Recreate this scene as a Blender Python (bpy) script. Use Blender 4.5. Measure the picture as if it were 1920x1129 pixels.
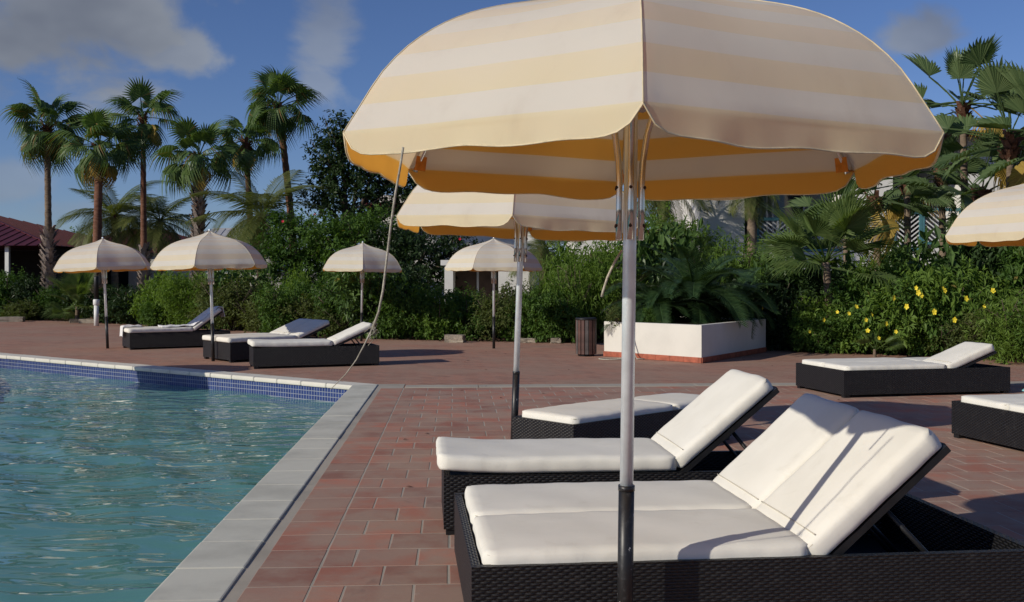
import bpy, bmesh, math, random
import numpy as np
from mathutils import Vector, Matrix, Euler

for o in list(bpy.data.objects):
    bpy.data.objects.remove(o, do_unlink=True)
R = math.radians
scene = bpy.context.scene
col = scene.collection
random.seed(7)

# ------------------------------------------------------------------ camera
EYE = 1.40                       # eye height above the deck, metres
cam = bpy.data.cameras.new('camera')
cam.sensor_width = 36.0
cam.lens = 36.0 * 1900 / 1920
cam.shift_y = -40.5 / 1920
cam.clip_start = 0.05
cam.clip_end = 3000
camera = bpy.data.objects.new('camera', cam)
camera.location = (0, 0, EYE)
camera.rotation_euler = (R(90), 0, 0)
col.objects.link(camera)
scene.camera = camera

# ------------------------------------------------------------------ sky, sun, exposure
SUN_AZ, SUN_EL = 238.0, 25.0     # degrees, azimuth clockwise from +Y
SKY_STRENGTH = 0.08
SUN_STRENGTH = 3.6
world = bpy.data.worlds.new('World')
scene.world = world
world.use_nodes = True


class NT:
    """small helper to write node trees compactly"""
    def __init__(self, tree):
        self.t = tree
        self.n = tree.nodes
        self.l = tree.links

    def node(self, kind, **kw):
        nd = self.n.new(kind)
        for k, v in kw.items():
            setattr(nd, k, v)
        return nd

    def link(self, a, b):
        self.l.new(a, b)

    def val(self, inp, v):
        if isinstance(v, bpy.types.NodeSocket):
            self.l.new(v, inp)
        elif v is not None:
            try:
                inp.default_value = v
            except Exception:
                inp.default_value = (v[0], v[1], v[2], 1.0) if len(v) == 3 else v

    def math(self, op, a, b=None, c=None, clamp=False):
        nd = self.node('ShaderNodeMath', operation=op)
        nd.use_clamp = clamp
        self.val(nd.inputs[0], a)
        if b is not None:
            self.val(nd.inputs[1], b)
        if c is not None:
            self.val(nd.inputs[2], c)
        return nd.outputs[0]

    def smooth(self, x, lo, hi, a=0.0, b=1.0):
        nd = self.node('ShaderNodeMapRange', interpolation_type='SMOOTHSTEP')
        self.val(nd.inputs['Value'], x)
        nd.inputs['From Min'].default_value = lo
        nd.inputs['From Max'].default_value = hi
        nd.inputs['To Min'].default_value = a
        nd.inputs['To Max'].default_value = b
        return nd.outputs['Result']

    def mix(self, f, a, b, blend='MIX'):
        nd = self.node('ShaderNodeMix', data_type='RGBA', blend_type=blend)
        self.val(nd.inputs[0], f)
        self.val(nd.inputs[6], a)
        self.val(nd.inputs[7], b)
        return nd.outputs[2]

    def noise(self, vec, scale, detail=4.0, rough=0.55, dist=0.0):
        nd = self.node('ShaderNodeTexNoise')
        if vec is not None:
            self.l.new(vec, nd.inputs['Vector'])
        nd.inputs['Scale'].default_value = scale
        nd.inputs['Detail'].default_value = detail
        nd.inputs['Roughness'].default_value = rough
        nd.inputs['Distortion'].default_value = dist
        return nd.outputs['Fac']

    def mapping(self, vec, scale=(1, 1, 1), rot=(0, 0, 0), loc=(0, 0, 0)):
        nd = self.node('ShaderNodeMapping')
        self.l.new(vec, nd.inputs[0])
        nd.inputs['Scale'].default_value = scale
        nd.inputs['Rotation'].default_value = rot
        nd.inputs['Location'].default_value = loc
        return nd.outputs[0]


def build_world():
    t = NT(world.node_tree)
    t.n.clear()
    out = t.node('ShaderNodeOutputWorld')
    bg = t.node('ShaderNodeBackground')
    sky = t.node('ShaderNodeTexSky', sky_type='NISHITA')
    sky.sun_disc = False
    sky.sun_elevation = R(SUN_EL)
    sky.sun_rotation = R(SUN_AZ)
    sky.altitude = 0
    sky.air_density = 0.9
    sky.dust_density = 0.25
    sky.ozone_density = 4.0
    tc = t.node('ShaderNodeTexCoord')
    vec = tc.outputs['Generated']
    sep = t.node('ShaderNodeSeparateXYZ')
    t.link(vec, sep.inputs[0])
    az = t.math('MULTIPLY', t.math('ARCTAN2', sep.outputs[0], sep.outputs[1]), 57.2958)
    el = t.math('MULTIPLY', t.math('ARCSINE', sep.outputs[2]), 57.2958)
    n1 = t.noise(t.mapping(vec, (1, 1, 1.5)), 9.0, 7.0, 0.55, 0.3)
    n2 = t.noise(t.mapping(vec, (1, 1, 1.6), loc=(3, 1, 2)), 5.0, 4.0, 0.5)
    n1c = t.math('SUBTRACT', n1, 0.5)
    # cumulus banks: azimuth, elevation, half width, half height, density (all round the sky)
    banks = [(-25.0, 13.4, 10.5, 4.2, .97), (-18.5, 12.2, 3.8, 1.9, .85), (-10.6, 13.6, 2.3, 3.6, .62), (-10.8, 10.4, 1.9, 1.6, .55),
             (21.7, 12.5, 3.1, 1.6, .8), (27.0, 9.6, 3.0, 1.1, .5), (-27.0, 5.0, 4.2, 1.1, .45), (-22, 3.6, 4.0, .8, .3),
             (48, 14, 9, 3.5, .8), (75, 20, 12, 4, .8), (-50, 16, 10, 4, .8), (-78, 10, 9, 3, .7), (-105, 22, 11, 4, .8),
             (110, 12, 10, 3, .8), (140, 24, 12, 5, .8), (175, 14, 10, 4, .8), (-150, 30, 12, 5, .7), (20, 36, 12, 5, .8), (-40, 42, 13, 5, .8)]
    dens = None
    for a0, e0, wa, we, k in banks:
        da = t.math('DIVIDE', t.math('SUBTRACT', az, a0), wa)
        de = t.math('DIVIDE', t.math('SUBTRACT', el, e0), we)
        d = t.math('SQRT', t.math('ADD', t.math('MULTIPLY', da, da), t.math('MULTIPLY', de, de)))
        d = t.math('MULTIPLY_ADD', n1c, -3.0, d)
        m = t.smooth(d, 1.08, 0.38, 0.0, k)
        dens = m if dens is None else t.math('MAXIMUM', dens, m)
    sun_v = t.math('MULTIPLY_ADD', n2, 2.4, -0.72, clamp=True)
    ccol = t.mix(sun_v, (1.75, 2.0, 2.6, 1), (4.4, 4.8, 5.4, 1))
    deep = t.mix(1.0, sky.outputs[0], (0.76, 0.80, 1.02, 1), 'MULTIPLY')
    final = t.mix(dens, deep, ccol)
    t.link(final, bg.inputs[0])
    bg.inputs[1].default_value = SKY_STRENGTH
    t.link(bg.outputs[0], out.inputs[0])


build_world()
sun = bpy.data.lights.new('sun', 'SUN')
sun.energy = SUN_STRENGTH
sun.angle = R(0.53)
sun.color = (1.0, 0.925, 0.79)
sun_o = bpy.data.objects.new('sun', sun)
SDIR = Vector((math.sin(R(SUN_AZ)) * math.cos(R(SUN_EL)), math.cos(R(SUN_AZ)) * math.cos(R(SUN_EL)), math.sin(R(SUN_EL))))
sun_o.rotation_euler = SDIR.to_track_quat('Z', 'Y').to_euler()
sun_o.location = SDIR * 60
col.objects.link(sun_o)
scene.view_settings.view_transform = 'Standard'
scene.view_settings.look = 'None'
scene.view_settings.exposure = 0.0
scene.view_settings.gamma = 1.0
scene.view_settings.use_curve_mapping = False
scene.cycles.max_bounces = 8
scene.cycles.transparent_max_bounces = 16

# ------------------------------------------------------------------ helpers
POOL_YAW = R(3.25)               # the pool side runs this much to the left of +Y


def UV2(u, v):                   # pool frame (u across, v along the pool side) -> world xy
    c, s = math.cos(POOL_YAW), math.sin(POOL_YAW)
    return (u * c - v * s, u * s + v * c)


def tag(o, label=None, cat=None, group=None, kind=None):
    if label: o['label'] = label
    if cat: o['category'] = cat
    if group: o['group'] = group
    if kind: o['kind'] = kind
    return o


def empty(name, loc=(0, 0, 0), rz=0.0):
    o = bpy.data.objects.new(name, None)
    o.empty_display_size = 0.2
    o.location = loc
    o.rotation_euler = (0, 0, rz)
    col.objects.link(o)
    return o


def link_mesh(name, me, parent=None, loc=None, rot=None):
    o = bpy.data.objects.new(name, me)
    col.objects.link(o)
    if parent: o.parent = parent
    if loc is not None: o.location = loc
    if rot is not None: o.rotation_euler = rot
    return o


def copy_tree(o, parent=None):
    c = o.copy()
    col.objects.link(c)
    if parent: c.parent = parent
    for ch in list(o.children):
        copy_tree(ch, c)
    return c


def np_mesh(name, V, F, mats, smooth=False, attr=None, midx=None, uv=None):
    """V (n,3) array, F list/array of equal-length faces"""
    me = bpy.data.meshes.new(name)
    V = np.asarray(V, dtype=np.float32)
    F = np.asarray(F, dtype=np.int32)
    k = F.shape[1]
    me.vertices.add(len(V))
    me.vertices.foreach_set('co', V.ravel())
    me.loops.add(F.size)
    me.loops.foreach_set('vertex_index', F.ravel())
    me.polygons.add(len(F))
    me.polygons.foreach_set('loop_start', np.arange(0, F.size, k, dtype=np.int32))
    if midx is not None:
        me.polygons.foreach_set('material_index', np.asarray(midx, dtype=np.int32))
    me.update(calc_edges=True)
    for m in (mats if isinstance(mats, (list, tuple)) else [mats]):
        me.materials.append(m)
    me.polygons.foreach_set('use_smooth', np.full(len(F), bool(smooth)))
    if attr is not None:
        a = me.attributes.new('rnd', 'FLOAT', 'FACE')
        a.data.foreach_set('value', np.asarray(attr, dtype=np.float32))
    if uv is not None:
        l = me.uv_layers.new(name='UVMap')
        l.data.foreach_set('uv', np.asarray(uv, dtype=np.float32)[F.ravel()].ravel())
    me.validate()
    return me


class MB:
    """collects boxes, bars and tubes into one mesh"""
    def __init__(self):
        self.v, self.f, self.sm = [], [], []

    def poly(self, pts, smooth=False):
        b = len(self.v)
        self.v += [tuple(p) for p in pts]
        self.f.append(tuple(range(b, b + len(pts))))
        self.sm.append(smooth)
        return self

    def box(self, x0, x1, y0, y1, z0, z1, M=None):
        b = len(self.v)
        ps = [(x, y, z) for z in (z0, z1) for y in (y0, y1) for x in (x0, x1)]
        if M is not None:
            ps = [tuple(M @ Vector(p)) for p in ps]
        self.v += ps
        for f in ((0, 2, 3, 1), (4, 5, 7, 6), (0, 1, 5, 4), (2, 6, 7, 3), (0, 4, 6, 2), (1, 3, 7, 5)):
            self.f.append(tuple(b + i for i in f))
            self.sm.append(False)
        return self

    def bar(self, p, q, w, h, up=(0, 0, 1)):
        p, q = Vector(p), Vector(q)
        d = (q - p)
        L = d.length
        d.normalize()
        s = d.cross(Vector(up))
        if s.length < 1e-5: s = d.cross(Vector((1, 0, 0)))
        s.normalize()
        u = s.cross(d)
        M = Matrix((d, s, u)).transposed().to_4x4()
        M.translation = p
        return self.box(0, L, -w / 2, w / 2, -h / 2, h / 2, M)

    def prism(self, pts, z0, z1):
        n = len(pts)
        b = len(self.v)
        self.v += [(x, y, z0) for x, y in pts] + [(x, y, z1) for x, y in pts]
        self.f.append(tuple(range(b + n - 1, b - 1, -1)))
        self.f.append(tuple(range(b + n, b + 2 * n)))
        self.sm += [False, False]
        for i in range(n):
            j = (i + 1) % n
            self.f.append((b + i, b + j, b + n + j, b + n + i))
            self.sm.append(False)
        return self

    def tube(self, pts, r, n=10, cap=True):
        pts = [Vector(p) for p in pts]
        rs = r if isinstance(r, (list, tuple)) else [r] * len(pts)
        b = len(self.v)
        prev = None
        for i, p in enumerate(pts):
            d = (pts[min(i + 1, len(pts) - 1)] - pts[max(i - 1, 0)])
            d.normalize()
            if prev is None:
                a = Vector((0, 0, 1)) if abs(d.z) < 0.9 else Vector((1, 0, 0))
                s = d.cross(a).normalized()
            else:
                s = (prev - d * prev.dot(d)).normalized()
            prev = s
            t = d.cross(s)
            for k in range(n):
                a = 2 * math.pi * k / n
                self.v.append(tuple(p + (s * math.cos(a) + t * math.sin(a)) * rs[i]))
        for i in range(len(pts) - 1):
            for k in range(n):
                k2 = (k + 1) % n
                self.f.append((b + i * n + k, b + i * n + k2, b + (i + 1) * n + k2, b + (i + 1) * n + k))
                self.sm.append(True)
        if cap:
            self.f.append(tuple(b + k for k in range(n - 1, -1, -1)))
            e = b + (len(pts) - 1) * n
            self.f.append(tuple(e + k for k in range(n)))
            self.sm += [False, False]
        return self

    def mesh(self, name, mat, bevel=0.0):
        me = bpy.data.meshes.new(name)
        me.from_pydata(self.v, [], self.f)
        me.polygons.foreach_set('use_smooth', self.sm)
        for m in (mat if isinstance(mat, (list, tuple)) else [mat]):
            me.materials.append(m)
        if bevel:
            bm = bmesh.new()
            bm.from_mesh(me)
            bmesh.ops.remove_doubles(bm, verts=bm.verts, dist=1e-5)
            bmesh.ops.bevel(bm, geom=list(bm.edges), offset=bevel, segments=2, affect='EDGES', clamp_overlap=True, profile=.6)
            bm.to_mesh(me)
            bm.free()
        me.update()
        return me

    def build(self, name, mat, parent=None, loc=None, rot=None, bevel=0.0):
        return link_mesh(name, self.mesh(name, mat, bevel), parent, loc, rot)


# ------------------------------------------------------------------ materials
def mat(name):
    m = bpy.data.materials.new(name)
    m.use_nodes = True
    t = NT(m.node_tree)
    t.n.clear()
    out = t.node('ShaderNodeOutputMaterial')
    return m, t, out


def principled(t, out, base, rough=0.6, metal=0.0, spec=0.5, bump=None, bump_s=0.3, bump_d=0.01):
    p = t.node('ShaderNodeBsdfPrincipled')
    t.val(p.inputs['Base Color'], base)
    t.val(p.inputs['Roughness'], rough)
    p.inputs['Metallic'].default_value = metal
    p.inputs['Specular IOR Level'].default_value = spec
    if bump is not None:
        b = t.node('ShaderNodeBump')
        b.inputs['Strength'].default_value = bump_s
        b.inputs['Distance'].default_value = bump_d
        t.link(bump, b.inputs['Height'])
        t.link(b.outputs[0], p.inputs['Normal'])
    t.link(p.outputs[0], out.inputs['Surface'])
    return p


def simple_mat(name, c, rough=0.6, metal=0.0, var=0.15, scale=8.0, spec=0.4, bump=0.2, bump_d=.004):
    m, t, out = mat(name)
    tc = t.node('ShaderNodeTexCoord')
    n = t.noise(tc.outputs['Object'], scale, 6.0, 0.6)
    lo = tuple(x * (1 - var) for x in c) + (1,)
    hi = tuple(min(1, x * (1 + var)) for x in c) + (1,)
    colr = t.mix(t.smooth(n, .3, .7), lo, hi)
    n2 = t.noise(tc.outputs['Object'], scale * 6, 4.0, 0.6)
    principled(t, out, colr, rough, metal, spec, n2, bump, bump_d)
    return m


def m_tile():
    m, t, out = mat('terracotta_tile')
    g = t.node('ShaderNodeNewGeometry')
    at = t.node('ShaderNodeAttribute', attribute_name='rnd')
    pos = g.outputs['Position']
    n1 = t.noise(pos, 3.0, 5.0, .6)
    n2 = t.noise(t.mapping(pos, (22, 60, 22)), 1.0, 5.0, .65)
    n3 = t.noise(pos, 11.0, 6.0, .7, .4)
    base = t.mix(at.outputs['Fac'], (.27, .135, .102, 1), (.47, .18, .12, 1))
    base = t.mix(t.math('MULTIPLY', t.smooth(n1, .34, .60), .8), base, (.34, .24, .19, 1))
    base = t.mix(t.math('MULTIPLY', t.smooth(n2, .55, .78), .45), base, (.24, .15, .12, 1))
    scuff = t.math('MULTIPLY', t.smooth(n3, .60, .80), t.smooth(n1, .35, .6))
    base = t.mix(t.math('MULTIPLY', scuff, .75), base, (.50, .43, .38, 1))
    n5 = t.noise(pos, .9, 5.0, .6)
    base = t.mix(t.math('MULTIPLY', t.smooth(n5, .38, .66), .38), base, (.42, .31, .235, 1))
    n6 = t.noise(pos, 2.1, 4.0, .6, .8)
    base = t.mix(t.math('MULTIPLY', t.smooth(n6, .64, .72), .35), base, (.16, .10, .085, 1))
    h = t.math('ADD', n2, t.math('MULTIPLY', n3, .8))
    principled(t, out, base, t.smooth(n1, .3, .7, .7, .85), 0, .15, h, .4, .003)
    return m


def m_outer_paving():
    m, t, out = mat('outer_paving')
    g = t.node('ShaderNodeNewGeometry')
    pos = t.mapping(g.outputs['Position'], rot=(0, 0, R(40)))
    br = t.node('ShaderNodeTexBrick')
    t.link(pos, br.inputs['Vector'])
    br.inputs['Scale'].default_value = 1.0
    br.inputs['Mortar Size'].default_value = .006
    br.inputs['Mortar Smooth'].default_value = .3
    br.inputs['Brick Width'].default_value = .31
    br.inputs['Row Height'].default_value = .155
    br.inputs['Color1'].default_value = (.30, .165, .122, 1)
    br.inputs['Color2'].default_value = (.39, .205, .148, 1)
    br.inputs['Mortar'].default_value = (.38, .30, .245, 1)
    n1 = t.noise(g.outputs['Position'], .6, 6.0, .6)
    n2 = t.noise(g.outputs['Position'], 7.0, 6.0, .7)
    c = t.mix(t.math('MULTIPLY', t.smooth(n1, .42, .62), .6), br.outputs['Color'], (.36, .25, .19, 1))
    c = t.mix(t.math('MULTIPLY', t.smooth(n2, .52, .74), .5), c, (.165, .095, .076, 1))
    h = t.math('MULTIPLY_ADD', br.outputs['Fac'], -1.0, t.math('MULTIPLY', n2, .5))
    principled(t, out, c, .85, 0, .15, h, .5, .006)
    return m


def m_concrete(name, c, stain=.6):
    m, t, out = mat(name)
    g = t.node('ShaderNodeNewGeometry')
    pos = g.outputs['Position']
    n1 = t.noise(pos, 1.7, 6.0, .6)
    n2 = t.noise(pos, 38.0, 6.0, .65)
    n3 = t.noise(pos, 6.0, 5.0, .6, .5)
    d = tuple(x * .62 for x in c) + (1,)
    base = t.mix(t.math('MULTIPLY', t.smooth(n1, .38, .72), stain), tuple(c) + (1,), d)
    base = t.mix(t.math('MULTIPLY', t.smooth(n3, .62, .78), stain * .7), base, tuple(x * .5 for x in c) + (1,))
    base = t.mix(t.math('MULTIPLY', n2, .25), base, tuple(x * 1.15 for x in c) + (1,))
    principled(t, out, base, .85, 0, .25, n2, .3, .003)
    return m


def m_poolband():
    m, t, out = mat('blue_mosaic')
    uv = t.node('ShaderNodeUVMap')
    br = t.node('ShaderNodeTexBrick')
    br.offset = 0.0
    t.link(uv.outputs[0], br.inputs['Vector'])
    br.inputs['Scale'].default_value = 1.0
    br.inputs['Brick Width'].default_value = .052
    br.inputs['Row Height'].default_value = .062
    br.inputs['Mortar Size'].default_value = .0045
    br.inputs['Mortar Smooth'].default_value = .1
    br.inputs['Color1'].default_value = (.014, .030, .135, 1)
    br.inputs['Color2'].default_value = (.03, .056, .195, 1)
    br.inputs['Mortar'].default_value = (.27, .29, .34, 1)
    principled(t, out, br.outputs['Color'], .25, 0, .5, t.math('MULTIPLY', br.outputs['Fac'], -1.0), .5, .003)
    return m


def m_water():
    m, t, out = mat('pool_water')
    g = t.node('ShaderNodeNewGeometry')
    n = t.noise(t.mapping(g.outputs['Position'], (.85, 2.3, 1), rot=(0, 0, .12)), 1.5, 1.6, .40, 1.3)
    b = t.node('ShaderNodeBump')
    b.inputs['Strength'].default_value = .48
    b.inputs['Distance'].default_value = .07
    t.link(n, b.inputs['Height'])
    fr = t.node('ShaderNodeFresnel')
    fr.inputs['IOR'].default_value = 1.33
    t.link(b.outputs[0], fr.inputs['Normal'])
    tr = t.node('ShaderNodeBsdfTransparent')
    tr.inputs[0].default_value = (.52, .88, .86, 1)
    df = t.node('ShaderNodeBsdfDiffuse')
    df.inputs[0].default_value = (.18, .44, .385, 1)
    gl = t.node('ShaderNodeBsdfGlossy')
    gl.inputs['Roughness'].default_value = .006
    gl.inputs[0].default_value = (1, 1, 1, 1)
    t.link(b.outputs[0], gl.inputs['Normal'])
    body = t.node('ShaderNodeMixShader')
    body.inputs[0].default_value = .6
    t.link(tr.outputs[0], body.inputs[1])
    t.link(df.outputs[0], body.inputs[2])
    mx = t.node('ShaderNodeMixShader')
    t.link(fr.outputs[0], mx.inputs[0])
    t.link(body.outputs[0], mx.inputs[1])
    t.link(gl.outputs[0], mx.inputs[2])
    t.link(mx.outputs[0], out.inputs['Surface'])
    return m


def m_canopy(name, y0, y1, c0, trans_y, trans_c, mixf, bleach):
    """striped awning cloth: pale on reflection, saturated where light comes through; v of the UV runs along the rib"""
    m, t, out = mat(name)
    uv = t.node('ShaderNodeUVMap')
    sep = t.node('ShaderNodeSeparateXYZ')
    t.link(uv.outputs[0], sep.inputs[0])
    s = t.math('FRACT', t.math('DIVIDE', sep.outputs[1], .212))
    stripe = t.math('MULTIPLY', t.smooth(s, .485, .515), t.smooth(s, .985, 1.0, 1.0, 0.0))      # 1 = cream
    tc = t.node('ShaderNodeTexCoord')
    n = t.noise(tc.outputs['Object'], 3.0, 5.0, .55)
    n4 = t.noise(t.mapping(tc.outputs['Object'], (1, 1, .4)), 7.0, 6.0, .65)
    wv = t.noise(t.mapping(uv.outputs[0], (900, 900, 1)), 1.0, 2.0, .5)
    fade = t.smooth(n, .3, .7)
    up = t.smooth(sep.outputs[1], .0, .62)
    f = t.math('MULTIPLY_ADD', up, bleach, t.math('MULTIPLY', fade, .2), clamp=True)
    yel = t.mix(f, y0, y1)
    refl = t.mix(stripe, yel, c0)
    refl = t.mix(t.math('MULTIPLY', t.smooth(n4, .50, .78), .20), refl, (.45, .38, .30, 1))
    trans = t.mix(stripe, trans_y, trans_c)
    b = t.node('ShaderNodeBump')
    b.inputs['Strength'].default_value = .22
    b.inputs['Distance'].default_value = .01
    soft = t.noise(tc.outputs['Object'], 5.0, 3.0, .5)
    t.link(t.math('ADD', t.math('MULTIPLY', wv, .04), soft), b.inputs['Height'])
    d = t.node('ShaderNodeBsdfDiffuse')
    t.link(refl, d.inputs[0])
    t.link(b.outputs[0], d.inputs['Normal'])
    tl = t.node('ShaderNodeBsdfTranslucent')
    t.link(trans, tl.inputs[0])
    mx = t.node('ShaderNodeMixShader')
    mx.inputs[0].default_value = mixf
    t.link(d.outputs[0], mx.inputs[1])
    t.link(tl.outputs[0], mx.inputs[2])
    t.link(mx.outputs[0], out.inputs['Surface'])
    return m


def m_wicker():
    m, t, out = mat('black_wicker')
    uv = t.node('ShaderNodeUVMap')
    sep = t.node('ShaderNodeSeparateXYZ')
    t.link(uv.outputs[0], sep.inputs[0])
    a, bb = .021, .0118
    row = t.math('DIVIDE', sep.outputs[1], bb)
    fr = t.math('FRACT', row)
    odd = t.math('MODULO', t.math('FLOOR', row), 2.0)
    prof = t.math('SUBTRACT', 1.0, t.math('POWER', t.math('ABSOLUTE', t.math('MULTIPLY_ADD', fr, 2.0, -1.0)), 2.5))
    ph = t.math('ADD', t.math('MULTIPLY', sep.outputs[0], math.pi / a), t.math('MULTIPLY', odd, math.pi))
    ov = t.math('MULTIPLY_ADD', t.math('SINE', ph), .5, .5)
    h = t.math('MULTIPLY', prof, t.math('POWER', ov, .7))
    tc = t.node('ShaderNodeTexCoord')
    n = t.noise(tc.outputs['Object'], 14, 5, .6)
    base = t.mix(h, (.004, .004, .0045, 1), (.022, .022, .024, 1))
    base = t.mix(t.math('MULTIPLY', t.smooth(n, .5, .75), .35), base, (.05, .048, .046, 1))
    principled(t, out, base, .42, 0, .45, h, 1.0, .006)
    return m


def m_cushion():
    m, t, out = mat('cream_cushion_fabric')
    tc = t.node('ShaderNodeTexCoord')
    n = t.noise(tc.outputs['Object'], 2.5, 5, .55)
    n2 = t.noise(tc.outputs['Object'], 420, 2, .5)
    n3 = t.noise(t.mapping(tc.outputs['Object'], (1.0, 3.0, 1.0)), 5.0, 4, .55)
    base = t.mix(t.smooth(n, .3, .75), (.79, .765, .69, 1), (.73, .705, .63, 1))
    n4 = t.noise(tc.outputs['Object'], 6.5, 6, .65, .5)
    base = t.mix(t.math('MULTIPLY', t.smooth(n4, .56, .74), .22), base, (.56, .52, .43, 1))
    cr = t.noise(t.mapping(tc.outputs['Object'], (2.0, 7.0, 2.0), rot=(0, 0, .5)), 2.2, 3, .5, 1.6)
    crease = t.smooth(t.math('ABSOLUTE', t.math('SUBTRACT', cr, .5)), .0, .05)
    h = t.math('ADD', t.math('MULTIPLY_ADD', n2, .05, t.math('MULTIPLY', crease, .10)), t.math('MULTIPLY', n3, .7))
    principled(t, out, base, .9, 0, .15, h, .16, .010)
    return m


def m_leaf(name, lo, hi, trans=.30, tip=None, rough=.45):
    m, t, out = mat(name)
    at = t.node('ShaderNodeAttribute', attribute_name='rnd')
    oi = t.node('ShaderNodeObjectInfo')
    f = t.math('MULTIPLY_ADD', oi.outputs['Random'], .35, t.math('MULTIPLY', at.outputs['Fac'], .75), clamp=True)
    base = t.mix(f, lo + (1,), hi + (1,))
    if tip:
        base = t.mix(t.smooth(at.outputs['Fac'], .955, .97), base, tip + (1,))
    p = t.node('ShaderNodeBsdfPrincipled')
    t.link(base, p.inputs['Base Color'])
    p.inputs['Roughness'].default_value = rough
    p.inputs['Specular IOR Level'].default_value = .22
    tl = t.node('ShaderNodeBsdfTranslucent')
    t.link(t.mix(1.0, base, (1.5, 1.6, .55, 1), 'MULTIPLY'), tl.inputs[0])
    mx = t.node('ShaderNodeMixShader')
    mx.inputs[0].default_value = trans
    t.link(p.outputs[0], mx.inputs[1])
    t.link(tl.outputs[0], mx.inputs[2])
    t.link(mx.outputs[0], out.inputs['Surface'])
    return m


def m_sleeve():
    m, t, out = mat('chipped_black_paint')
    tc = t.node('ShaderNodeTexCoord')
    n = t.noise(tc.outputs['Object'], 26, 4, .6)
    n2 = t.noise(tc.outputs['Object'], 60, 4, .6)
    chip = t.math('MULTIPLY', t.smooth(n, .655, .675), 1.0)
    dust = t.math('MULTIPLY', t.smooth(n2, .5, .8), .22)
    c = t.mix(dust, (.012, .012, .013, 1), (.20, .20, .21, 1))
    c = t.mix(chip, c, (.55, .55, .54, 1))
    principled(t, out, c, .42, 0, .5, n2, .15, .002)
    return m


def m_bark(name, lo, hi, scale=(6, 6, 22)):
    m, t, out = mat(name)
    tc = t.node('ShaderNodeTexCoord')
    n = t.noise(t.mapping(tc.outputs['Object'], scale), 1.0, 6, .65)
    n2 = t.noise(tc.outputs['Object'], 2.0, 3, .5)
    c = t.mix(t.smooth(n, .3, .7), lo + (1,), hi + (1,))
    c = t.mix(t.math('MULTIPLY', t.smooth(n2, .4, .7), .5), c, tuple(x * 1.3 for x in hi) + (1,))
    principled(t, out, c, .9, 0, .15, n, .8, .03)
    return m


M = {}
M['tile'] = m_tile()
M['outer'] = m_outer_paving()
M['grout'] = m_concrete('grout', (.40, .36, .30), .6)
M['coping'] = m_concrete('coping_concrete', (.56, .55, .475), .75)
M['coping_far'] = m_concrete('sunlit_coping', (.66, .63, .55), .35)  # same concrete as the near side; sunshine on it put into a paler colour
M['strip'] = m_concrete('strip_concrete', (.40, .36, .30), .5)
M['band'] = m_poolband()
M['water'] = m_water()
M['poolfloor'] = simple_mat('pool_plaster', (.42, .80, .74), .8, 0, .08, 1.2)
M['soil'] = simple_mat('soil', (.075, .050, .036), .95, 0, .4, 1.5, .1, .6, .03)
M['canopy'] = m_canopy('striped_canvas', (.83, .78, .55, 1), (.825, .795, .68, 1), (.81, .795, .725, 1), (.98, .76, .38, 1), (.95, .86, .72, 1), .40, .75)
M['canopy_faded'] = m_canopy('bleached_striped_canvas', (.78, .72, .52, 1), (.77, .735, .63, 1), (.76, .74, .665, 1), (.98, .72, .30, 1), (.95, .85, .70, 1), .30, .9)
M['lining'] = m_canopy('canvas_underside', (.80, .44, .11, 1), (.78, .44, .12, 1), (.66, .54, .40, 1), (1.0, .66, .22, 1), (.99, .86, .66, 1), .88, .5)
M['wicker'] = m_wicker()
M['cushion'] = m_cushion()
M['piping'] = simple_mat('cushion_piping', (.58, .54, .45), .9, 0, .05, 8, .1)
M['black'] = simple_mat('black_frame', (.012, .012, .013), .45, 0, .3, 8)
M['alu'] = simple_mat('brushed_aluminium', (.80, .86, .89), .34, .38, .08, 12, .5, .08, .001)
M['chrome'] = simple_mat('polished_steel', (.62, .60, .57), .16, 1.0, .06, 8, .5, .02, .001)
M['sleeve'] = m_sleeve()
M['rust'] = simple_mat('rusty_bolt', (.05, .022, .016), .8, .2, .4, 40)
M['pocket'] = simple_mat('orange_webbing', (.55, .20, .035), .85, 0, .2, 20, .1)
M['hem'] = simple_mat('hem_binding', (.64, .54, .36), .9, 0, .2, 14, .1)
M['rope'] = simple_mat('weathered_rope', (.42, .39, .32), .95, 0, .3, 60, .1, .8, .004)
M['white_wall'] = m_concrete('white_render', (.74, .72, .68), .22)
M['cream_wall'] = m_concrete('cream_render', (.69, .665, .60), .25)
M['red_trim'] = simple_mat('red_skirting_tile', (.36, .10, .055), .7, 0, .25, 9)
M['red_roof'] = simple_mat('red_metal_roof', (.075, .010, .013), .5, 0, .2, 3)
M['grey_roof'] = simple_mat('grey_roof_sheet', (.36, .36, .38), .6, 0, .1, 3)
M['maroon'] = simple_mat('maroon_fascia', (.16, .02, .028), .6, 0, .2, 3)
M['teal'] = simple_mat('teal_paint', (.075, .20, .23), .55, 0, .15, 5)
M['white_paint'] = simple_mat('white_paint', (.72, .72, .70), .5, 0, .06, 5)
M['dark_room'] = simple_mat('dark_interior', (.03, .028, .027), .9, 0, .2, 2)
M['wall_grey'] = simple_mat('grey_balcony_wall', (.30, .29, .29), .9, 0, .1, 2)
M['shutter'] = simple_mat('brown_door', (.12, .075, .05), .7, 0, .2, 4)
M['glass'] = simple_mat('window_glass', (.02, .025, .03), .06, 0, .1, 2, .8, 0)
M['slat'] = simple_mat('dark_wood_slat', (.085, .040, .032), .6, 0, .35, 6)
M['slat2'] = simple_mat('grey_wood_slat', (.10, .085, .08), .65, 0, .3, 6)
M['towel'] = simple_mat('white_towel', (.74, .74, .74), .95, 0, .08, 20, .05, .6, .006)
M['teal_towel'] = simple_mat('teal_towel', (.30, .62, .60), .95, 0, .1, 20, .05, .6, .006)
M['stone'] = simple_mat('pale_edging_stone', (.30, .26, .21), .9, 0, .3, 6, .1, .6, .02)
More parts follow.
